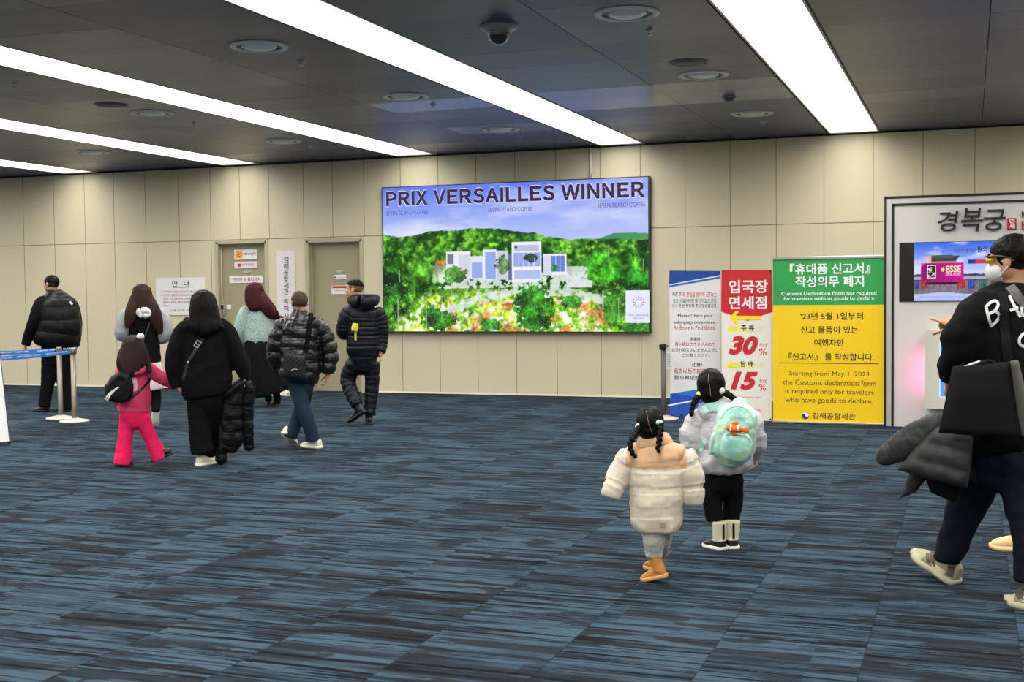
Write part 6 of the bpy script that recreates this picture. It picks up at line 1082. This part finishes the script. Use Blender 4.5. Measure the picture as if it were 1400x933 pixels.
def pad(name, q, th, nq, mat, parent, org, rnd=.35):
    A, B, Cc, Dd = [Vector(v) - Vector(org) for v in q]; nx, ny = 22, 22; F_, K_ = {}, {}; bm = bmesh.new()
    for i in range(nx + 1):
        for j in range(ny + 1):
            u, v = i / nx, j / ny; a, b_ = 2 * u - 1, 2 * v - 1; ed = max(0, (1 - abs(a) ** 4) * (1 - abs(b_) ** 4)) ** .5
            k = 1 - rnd * .12 * (a * a) * (b_ * b_); uu, vv = .5 + a * .5 * (1 - .1 * rnd * b_ * b_), .5 + b_ * .5 * (1 - .1 * rnd * a * a)
            c = A.lerp(B, uu).lerp(Dd.lerp(Cc, uu), vv); qz = .7 + .3 * abs(math.sin(math.pi * v * nq)) ** .4 if nq else 1
            n = noise.noise(c * 14) * .012 + noise.noise(c * 34) * .005
            F_[i, j] = bm.verts.new(c + Vector((0, -ed * (th * qz + n), 0))); K_[i, j] = bm.verts.new(c + Vector((0, ed * (th * qz - n) + .002, 0)))
    for i in range(nx):
        for j in range(ny): bm.faces.new((F_[i, j], F_[i, j + 1], F_[i + 1, j + 1], F_[i + 1, j])); bm.faces.new((K_[i + 1, j], K_[i + 1, j + 1], K_[i, j + 1], K_[i, j]))
    rim = [(i, 0) for i in range(nx)] + [(nx, j) for j in range(ny)] + [(i, ny) for i in range(nx, 0, -1)] + [(0, j) for j in range(ny, 0, -1)]
    for a, b_ in zip(rim, rim[1:] + rim[:1]): bm.faces.new((F_[a], F_[b_], K_[b_], K_[a]))
    return obj_bm(name, bm, mat, parent, True)
m_ch = MATS['charcoal_nylon']; q = HELD['arm_puffer']['p']
pad('body_panel', q['main'], .07, 3, m_ch, ac, b0); pad('hem_panel', q['low1'], .04, 0, m_ch, ac, b0); pad('lining_panel', q['low2'], .05, 0, m_blackc, ac, b0)
# black bag of the tall man
q = HELD['tote']['p']; A, B, Cc, Dd = [Vector(v) for v in q['q']]; b0 = tuple((Cc + Dd) / 2)
e = carried(pj, b0, 'shoulder_bag', 'large black cloth bag at the hip of the person with the mask', 'bag'); O = Vector(b0)
bm = bmesh.new(); n = 9
def quad(u, v): return A.lerp(B, u).lerp(Dd.lerp(Cc, u), v)
F_, K_ = {}, {}
for i in range(n + 1):
    for j in range(n + 1):
        u, v = i / n, j / n; puff = .035 * math.sin(math.pi * u) ** .7 * (.25 + .75 * math.sin(math.pi * min(1, .25 + .75 * v))) + .006 * noise.noise(Vector((u * 4, v * 4, 1)))
        c = quad(u, v) - O; F_[i, j] = bm.verts.new(c + Vector((0, -puff, 0))); K_[i, j] = bm.verts.new(c + Vector((.02, .06 + puff * .6, 0)))
for i in range(n):
    for j in range(n): bm.faces.new((F_[i, j], F_[i + 1, j], F_[i + 1, j + 1], F_[i, j + 1])); bm.faces.new((K_[i, j + 1], K_[i + 1, j + 1], K_[i + 1, j], K_[i, j]))
for k in range(n):
    for X_, Y_ in (((k, 0), (k + 1, 0)), ((k + 1, n), (k, n)), ((0, k + 1), (0, k)), ((n, k), (n, k + 1))): bm.faces.new((F_[Y_], F_[X_], K_[X_], K_[Y_]))
m_bagc = cloth('black_canvas', (23, 22, 24), .75, .4, 300, .2); bo = obj_bm('bag_body', bm, m_bagc, e, True); pj.parts['bag'] = bo
bm = bmesh.new(); add_tube(bm, [tuple(B - O + Vector((.008, .02, 0))) + (.02, .05), tuple(B.lerp(Cc, .5) - O + Vector((.016, .03, 0))) + (.03, .055), tuple(Cc - O + Vector((.02, .04, .02))) + (.04, .05)], 0, 'f'); obj_bm('side_gusset', bm, plain('grey_lining', srgb(74, 72, 68), .8, bump=.3, bscale=200), e, True)
s0, s1 = [Vector(v) - O for v in q['slit']]; bm = bmesh.new(); add_tube(bm, [tuple(s0 + Vector((0, .01, .0))) + (.003, .004), tuple(s0.lerp(s1, .5) + Vector((0, .01, .006))) + (.009, .006), tuple(s1 + Vector((0, .01, .008))) + (.009, .006)], 90, 'f', step=.01); obj_bm('paper_edge', bm, m_paper, e, True)
h0 = [Vector(v) - O for v in q['handle']]; bm = bmesh.new(); add_tube(bm, [tuple(v) + (.012, .012) for v in h0], 0, 'r', step=.01); obj_bm('handle_loop', bm, m_bagc, e, True)
pj.ribbon('strap', q['strap'], .044, ['sweatshirt'], m_bagc, e, th=.006, off=.004, org=b0); pj.ribbon('strap', q['strap2'], .045, ['sweatshirt'], plain('grey_webbing', srgb(92, 90, 88), .7), e, th=.006, off=.004, org=b0)
# girl's black bag
q = HELD['bag_black']['p']; O = Vector(q['c'][0]); e = carried(pg, tuple(O), 'shoulder_bag', 'black shoulder bag with a white curved stripe against the pink hoodie', 'bag')
bm = bmesh.new(); pl = [(Vector(v) - O) for v in q['o']]; c = sum(pl, Vector()) / len(pl); lay = []
for y, k in ((-.055, .8), (-.035, .97), (.0, 1.03), (.05, 1.), (.08, .85)): lay.append([bm.verts.new(c + (v - c) * k + Vector((0, y, 0))) for v in pl])
for a, b_ in zip(lay, lay[1:]):
    for i in range(len(pl)): bm.faces.new((a[i], a[(i + 1) % len(pl)], b_[(i + 1) % len(pl)], b_[i]))
bm.faces.new(lay[0][::-1]); bm.faces.new(lay[-1]); bo = finish('bag_body', bm, plain('black_bag_nylon', srgb(9, 9, 11), .5, bump=.2, bscale=90, spec=.2), e, .006, 4, wr=((18., .005),)); 
class _T: pass
pg.parts['bagw'] = bo
tmp = bpy.data.meshes.new('t')
def ribbon_on_bag(person, name, pts, width, bag, org, mat, parent, taper=1., th=.002):
    t = BVHTree.FromPolygons([v.co + Vector(org) for v in bag.data.vertices], [tuple(p_.vertices) for p_ in bag.data.polygons]); sv = person.bvh; person.bvh = lambda names: t
    o = person.ribbon(name, pts, width, [], mat, parent, th=th, org=org, taper=taper); person.bvh = sv; return o
ribbon_on_bag(pg, 'white_stripe', q['swoosh'], .04, bo, tuple(O), m_wlogo, e, .25)
pg.ribbon('strap', pg.d['x']['strap'], .022, ['hoodie'], m_bshoe, e, th=.005, off=.003, org=tuple(O))
# crossbody strap with buckle
b0 = ph.d['x']['strap'][-1]; e = carried(ph, b0, 'crossbody_bag', 'black crossbody bag strap with silver buckle on the back of the hoodie', 'bag')
pts = ph.d['x']['strap']; ph.ribbon('strap', [pts[0]] + pts[1:] + ph.d['x']['strap2'][1:], .026, ['hoodie'], plain('black_webbing', srgb(34, 34, 36), .5), e, th=.004, off=.003, org=b0)
tr = ph.bvh(['hoodie']); bk = ph.d['x']['buckle'][0]; hh, _ = ph.on(tr, bk[0], bk[2]); y_ = hh.y - .012
d_ = (Vector(pts[0]) - Vector(pts[-1])); d_.y = 0; d_.normalize(); n_ = Vector((-d_.z, 0, d_.x)); c_ = Vector((bk[0], y_, bk[2])) - Vector(b0); bm = bmesh.new()
L_ = [c_ + d_ * a + n_ * b_ for a, b_ in ((.03, .02), (.03, -.02), (-.03, -.02), (-.03, .02))]
for i in range(4): add_tube(bm, [tuple(L_[i]) + (.0035, .0035), tuple(L_[(i + 1) % 4]) + (.0035, .0035)], step=.01, seg=8)
add_tube(bm, [tuple(c_ + n_ * .02) + (.003, .003), tuple(c_ - n_ * .02) + (.003, .003)], step=.01, seg=8); obj_bm('buckle', bm, m_steel, e, True)
sp_ = Vector(ph.d['x']['strap'][-1]); hh, _ = ph.on(tr, sp_.x, sp_.z); bm = bmesh.new(); ell(bm, Vector((sp_.x, hh.y - .01, sp_.z)) - Vector(b0), .011, .005, .011, sub=2); obj_bm('rivet', bm, m_steel, e, True)
# quilted bag of the older man
bc = Vector(po.d['x']['bag'][0]); b0 = (bc.x, bc.y, bc.z - .13); e = carried(po, b0, 'crossbody_bag', 'black quilted crossbody bag against the shiny puffer jacket above blue jeans', 'bag'); O = Vector(b0)
m_qb = plain('quilted_black_leather', srgb(26, 26, 28), .5, bump=.2, bscale=60, spec=.3); bm = bmesh.new(); w_, h_ = .11, .125
for s in (0, 1):
    pass
nx, nz_ = 26, 28; F_, K_ = {}, {}
for i in range(nx + 1):
    for j in range(nz_ + 1):
        u, v = i / nx * 2 - 1, j / nz_ * 2 - 1; e1 = (1 - abs(u) ** 6) ** .5 * (1 - abs(v) ** 6) ** .5; qd = abs(math.sin((u * 5 + v * 5) * 1.57)) * abs(math.sin((u * 5 - v * 5) * 1.57))
        x = u * w_ * (1 + .06 * -v); z = v * h_ - .025 * u; F_[i, j] = bm.verts.new((x, -.028 * e1 - .006 * qd * e1, z + .13)); K_[i, j] = bm.verts.new((x, .03 * e1 + .02, z + .13))
for i in range(nx):
    for j in range(nz_): bm.faces.new((F_[i, j], F_[i, j + 1], F_[i + 1, j + 1], F_[i + 1, j])); bm.faces.new((K_[i + 1, j], K_[i + 1, j + 1], K_[i, j + 1], K_[i, j]))
for k in range(nx):
    for X_, Y_ in (((k, 0), (k + 1, 0)), ((k + 1, nz_), (k, nz_))): bm.faces.new((F_[Y_], F_[X_], K_[X_], K_[Y_]))
for k in range(nz_):
    for X_, Y_ in (((0, k + 1), (0, k)), ((nx, k), (nx, k + 1))): bm.faces.new((F_[Y_], F_[X_], K_[X_], K_[Y_]))
obj_bm('bag_body', bm, m_qb, e, True)
tg = Vector(po.d['x']['tag'][0]) - O; bm = bmesh.new(); add_tube(bm, [(tg.x - .03, -.04, tg.z - .008, .008, .004), (tg.x, -.042, tg.z + .006, .012, .004), (tg.x + .03, -.04, tg.z + .004, .008, .004)], 90, 'r', step=.01); obj_bm('metal_badge', bm, m_steel, e, True)
po.ribbon('strap', po.d['x']['strap'], .05, ['jacket'], m_blackc, e, th=.005, off=.006, org=b0)
po.ribbon('strap_clip', po.d['x']['clip'], .02, ['jacket'], m_steel, e, th=.006, off=.012, org=b0)
# yellow pouch under the arm of the man in navy
a, b_ = [Vector(v) for v in pn.d['x']['pouch']]; tr = pn.bvh(['jacket']); h1, _ = pn.on(tr, a.x, a.z); h2, _ = pn.on(tr, b_.x, b_.z); a.y = h1.y - .03; b_.y = h2.y - .012; b0 = tuple(b_); e = carried(pn, b0, 'yellow_pouch', 'small yellow roll with a hanging yellow tab on the navy jacket', 'pouch')
a = a - b_; bm = bmesh.new(); add_tube(bm, [(a.x - .006, a.y, a.z - .042, .036, .026), (a.x + .002, a.y, a.z, .04, .03), (a.x + .01, a.y, a.z + .042, .034, .026)], 0, 'f', step=.012); obj_bm('roll', bm, plain('yellow_fabric', srgb(214, 200, 66), .7, bump=.2), e, True)
bm = bmesh.new(); add_tube(bm, [(a.x, a.y + .004, a.z - .05, .004, .004), (.0, -.002, .06, .004, .004)], 0, 'f', step=.01, seg=8); obj_bm('cord', bm, m_steel, e, True)
bm = bmesh.new(); add_tube(bm, [(0, -.003, .06, .012, .005), (0, 0, -.04, .012, .005)], 0, 'f', step=.01, seg=10); obj_bm('tab', bm, plain('yellow_tab', srgb(216, 206, 108), .6), e, True)
# mint backpack
tr = pb.bvh(['jacket']); pk = Vector(pb.d['x']['pack'][0]); hh, _ = pb.on(tr, pk.x, pk.z); yb = (hh.y if hh else -.13) - .0
b0 = (pk.x, yb - .06, pk.z - .19); e = carried(pb, b0, 'backpack', 'mint green iridescent backpack on the small person in pale grey', 'backpack'); tilt = Matrix.Rotation(11 * D2R, 3, 'Y')
def BP(x, y, z): return tuple(tilt @ Vector((x, y, z)) + Vector((0, 0, .19)))
def irid():
    m, nt, b = base_mat('iridescent_mint'); lw = nd(nt, 'ShaderNodeLayerWeight', i_Blend=.35); nz = nd(nt, 'ShaderNodeTexNoise', i_Vector=nd(nt, 'ShaderNodeTexCoord').outputs['Object'], i_Scale=9., i_Detail=3.)
    ad = nd(nt, 'ShaderNodeMath', operation='MULTIPLY_ADD', i_0=nz.outputs['Fac'], i_1=.9); nt.links.new(lw.outputs['Facing'], ad.inputs[2]); rp = nd(nt, 'ShaderNodeValToRGB', i_Fac=ad.outputs[0]); el = rp.color_ramp.elements
    el[0].position = .35; el[0].color = srgb(124, 186, 174); el[1].position = 1.2 if False else 1.; el[1].color = srgb(206, 206, 224)
    for ps, c in ((.55, (156, 214, 200)), (.7, (196, 222, 176)), (.85, (150, 206, 216))): k = el.new(ps); k.color = srgb(*c)
    nt.links.new(rp.outputs[0], b.inputs['Base Color']); b.inputs['Roughness'].default_value = .28; b.inputs['Coat Weight'].default_value = .4
    nt.links.new(nd(nt, 'ShaderNodeBump', i_Height=nz.outputs['Fac'], i_Strength=.5, i_Distance=.03).outputs[0], b.inputs['Normal']); return m
m_ir = irid(); m_mint = plain('mint_webbing', srgb(158, 208, 198), .6)
bm = bmesh.new(); add_tube(bm, [BP(0, .01, -.155) + (.095, .055), BP(0, .0, -.12) + (.122, .07), BP(0, -.005, 0) + (.13, .08), BP(0, 0, .09) + (.118, .072), BP(0, .01, .15) + (.085, .055), BP(0, .015, .178) + (.04, .03)], 0, 'r', 24); bo = finish('main_compartment', bm, m_ir, e, .006, 3, wr=((14., .006), (34., .003)))
bm = bmesh.new(); add_tube(bm, [BP(.018, -.075, -.135) + (.078, .02), BP(.018, -.086, -.09) + (.09, .028), BP(.018, -.088, -.03) + (.088, .028), BP(.018, -.08, .0) + (.07, .02)], 0, 'r', 20); po_ = finish('front_pocket', bm, m_ir, e, .005, 2, wr=((24., .003),))
bm = bmesh.new(); add_tube(bm, [BP(-.055, -.104, -.012) + (.0035, .0035), BP(-.03, -.112, .004) + (.0035, .0035), BP(.02, -.115, .008) + (.0035, .0035), BP(.07, -.112, .0) + (.0035, .0035), BP(.095, -.104, -.02) + (.0035, .0035)], step=.01, seg=8); obj_bm('zip', bm, plain('silver_zip', srgb(200, 208, 210), .3, .6), po_, True)
bm = bmesh.new(); hp = [BP(0 + .095 * math.cos(t * D2R), -.062 - .008, .06 + .1 * math.sin(t * D2R)) for t in range(10, 171, 16)]; add_tube(bm, [q_ + (.004, .004) for q_ in hp], step=.01, seg=8); obj_bm('zip', bm, m_mint, e, True)
bm = bmesh.new(); add_tube(bm, [BP(-.05, .03, .15) + (.007, .007), BP(-.036, .02, .185) + (.007, .007), BP(0, .015, .2) + (.007, .007), BP(.036, .02, .185) + (.007, .007), BP(.05, .03, .15) + (.007, .007)], 90, 'r', step=.01, seg=10); obj_bm('grab_handle', bm, m_mint, e, True)
pb.ribbon('shoulder_strap', pb.d['x']['strap_l'], .05, ['jacket', 'collar'], m_mint, e, th=.01, off=.002, org=b0); pb.ribbon('strap_tail', pb.d['x']['strap_w'], .02, ['jacket'], m_mint, e, th=.004, off=.002, org=b0)
bm = bmesh.new(); add_tube(bm, [BP(-.112, -.012, -.14) + (.016, .034), BP(-.118, -.014, -.06) + (.016, .04), BP(-.115, -.012, -.03) + (.014, .036)], 0, 'r', step=.012); obj_bm('side_pocket', bm, m_ir, e, True)
# plush fish hung on the pack
f0 = np.array(BP(-.005, -.105, .03)) + np.array(b0); e = carried(pb, tuple(f0), 'plush_fish', 'small orange and white plush fish hanging on the mint backpack', 'toy')
m_or = plain('orange_plush', srgb(238, 104, 22), .9, bump=.4, bscale=200); bm = bmesh.new()
add_tube(bm, [(-.052, 0, .008, .006, .006), (-.042, 0, .008, .022, .017), (-.01, 0, .004, .03, .023), (.025, 0, 0, .023, .018), (.048, 0, -.004, .011, .009)], 90, 'r', step=.006); obj_bm('body', bm, m_or, e, True)
for x, r_ in ((-.026, .0285), (.012, .0275)):
    bm = bmesh.new(); add_tube(bm, [(x - .004, 0, .006, r_, r_ * .8), (x + .006, 0, .004, r_, r_ * .8)], 90, 'f', step=.004); obj_bm('white_band', bm, plain('white_plush', srgb(228, 224, 218), .9), e, True)
for nm, c_, r_ in (('tail_fin', (.062, 0, -.006), (.016, .006, .02)), ('top_fin', (-.0, 0, .034), (.022, .006, .012)), ('bottom_fin', (-.008, -.004, -.028), (.014, .006, .012))):
    bm = bmesh.new(); ell(bm, c_, *r_, sub=2); obj_bm(nm, bm, m_or, e, True)
# white shoes by the back wall, seen below the skirt
for x, y, rz, l in ((-10.36, -.88, 1.2, 'leftmost white shoe by the back wall left of the boot'), (-10.16, -.8, 1.35, 'middle white shoe by the back wall just left of the boot'), (-9.9, -.76, 1.0, 'white shoe by the back wall right of the boot')):
    e = empty('white_shoe', (x, y, 0), l, 'shoe', None, rz); shoe(e, (0, -.14, 0), (0, .14, 0), .1, .09, m_wshoe, m_wsole)
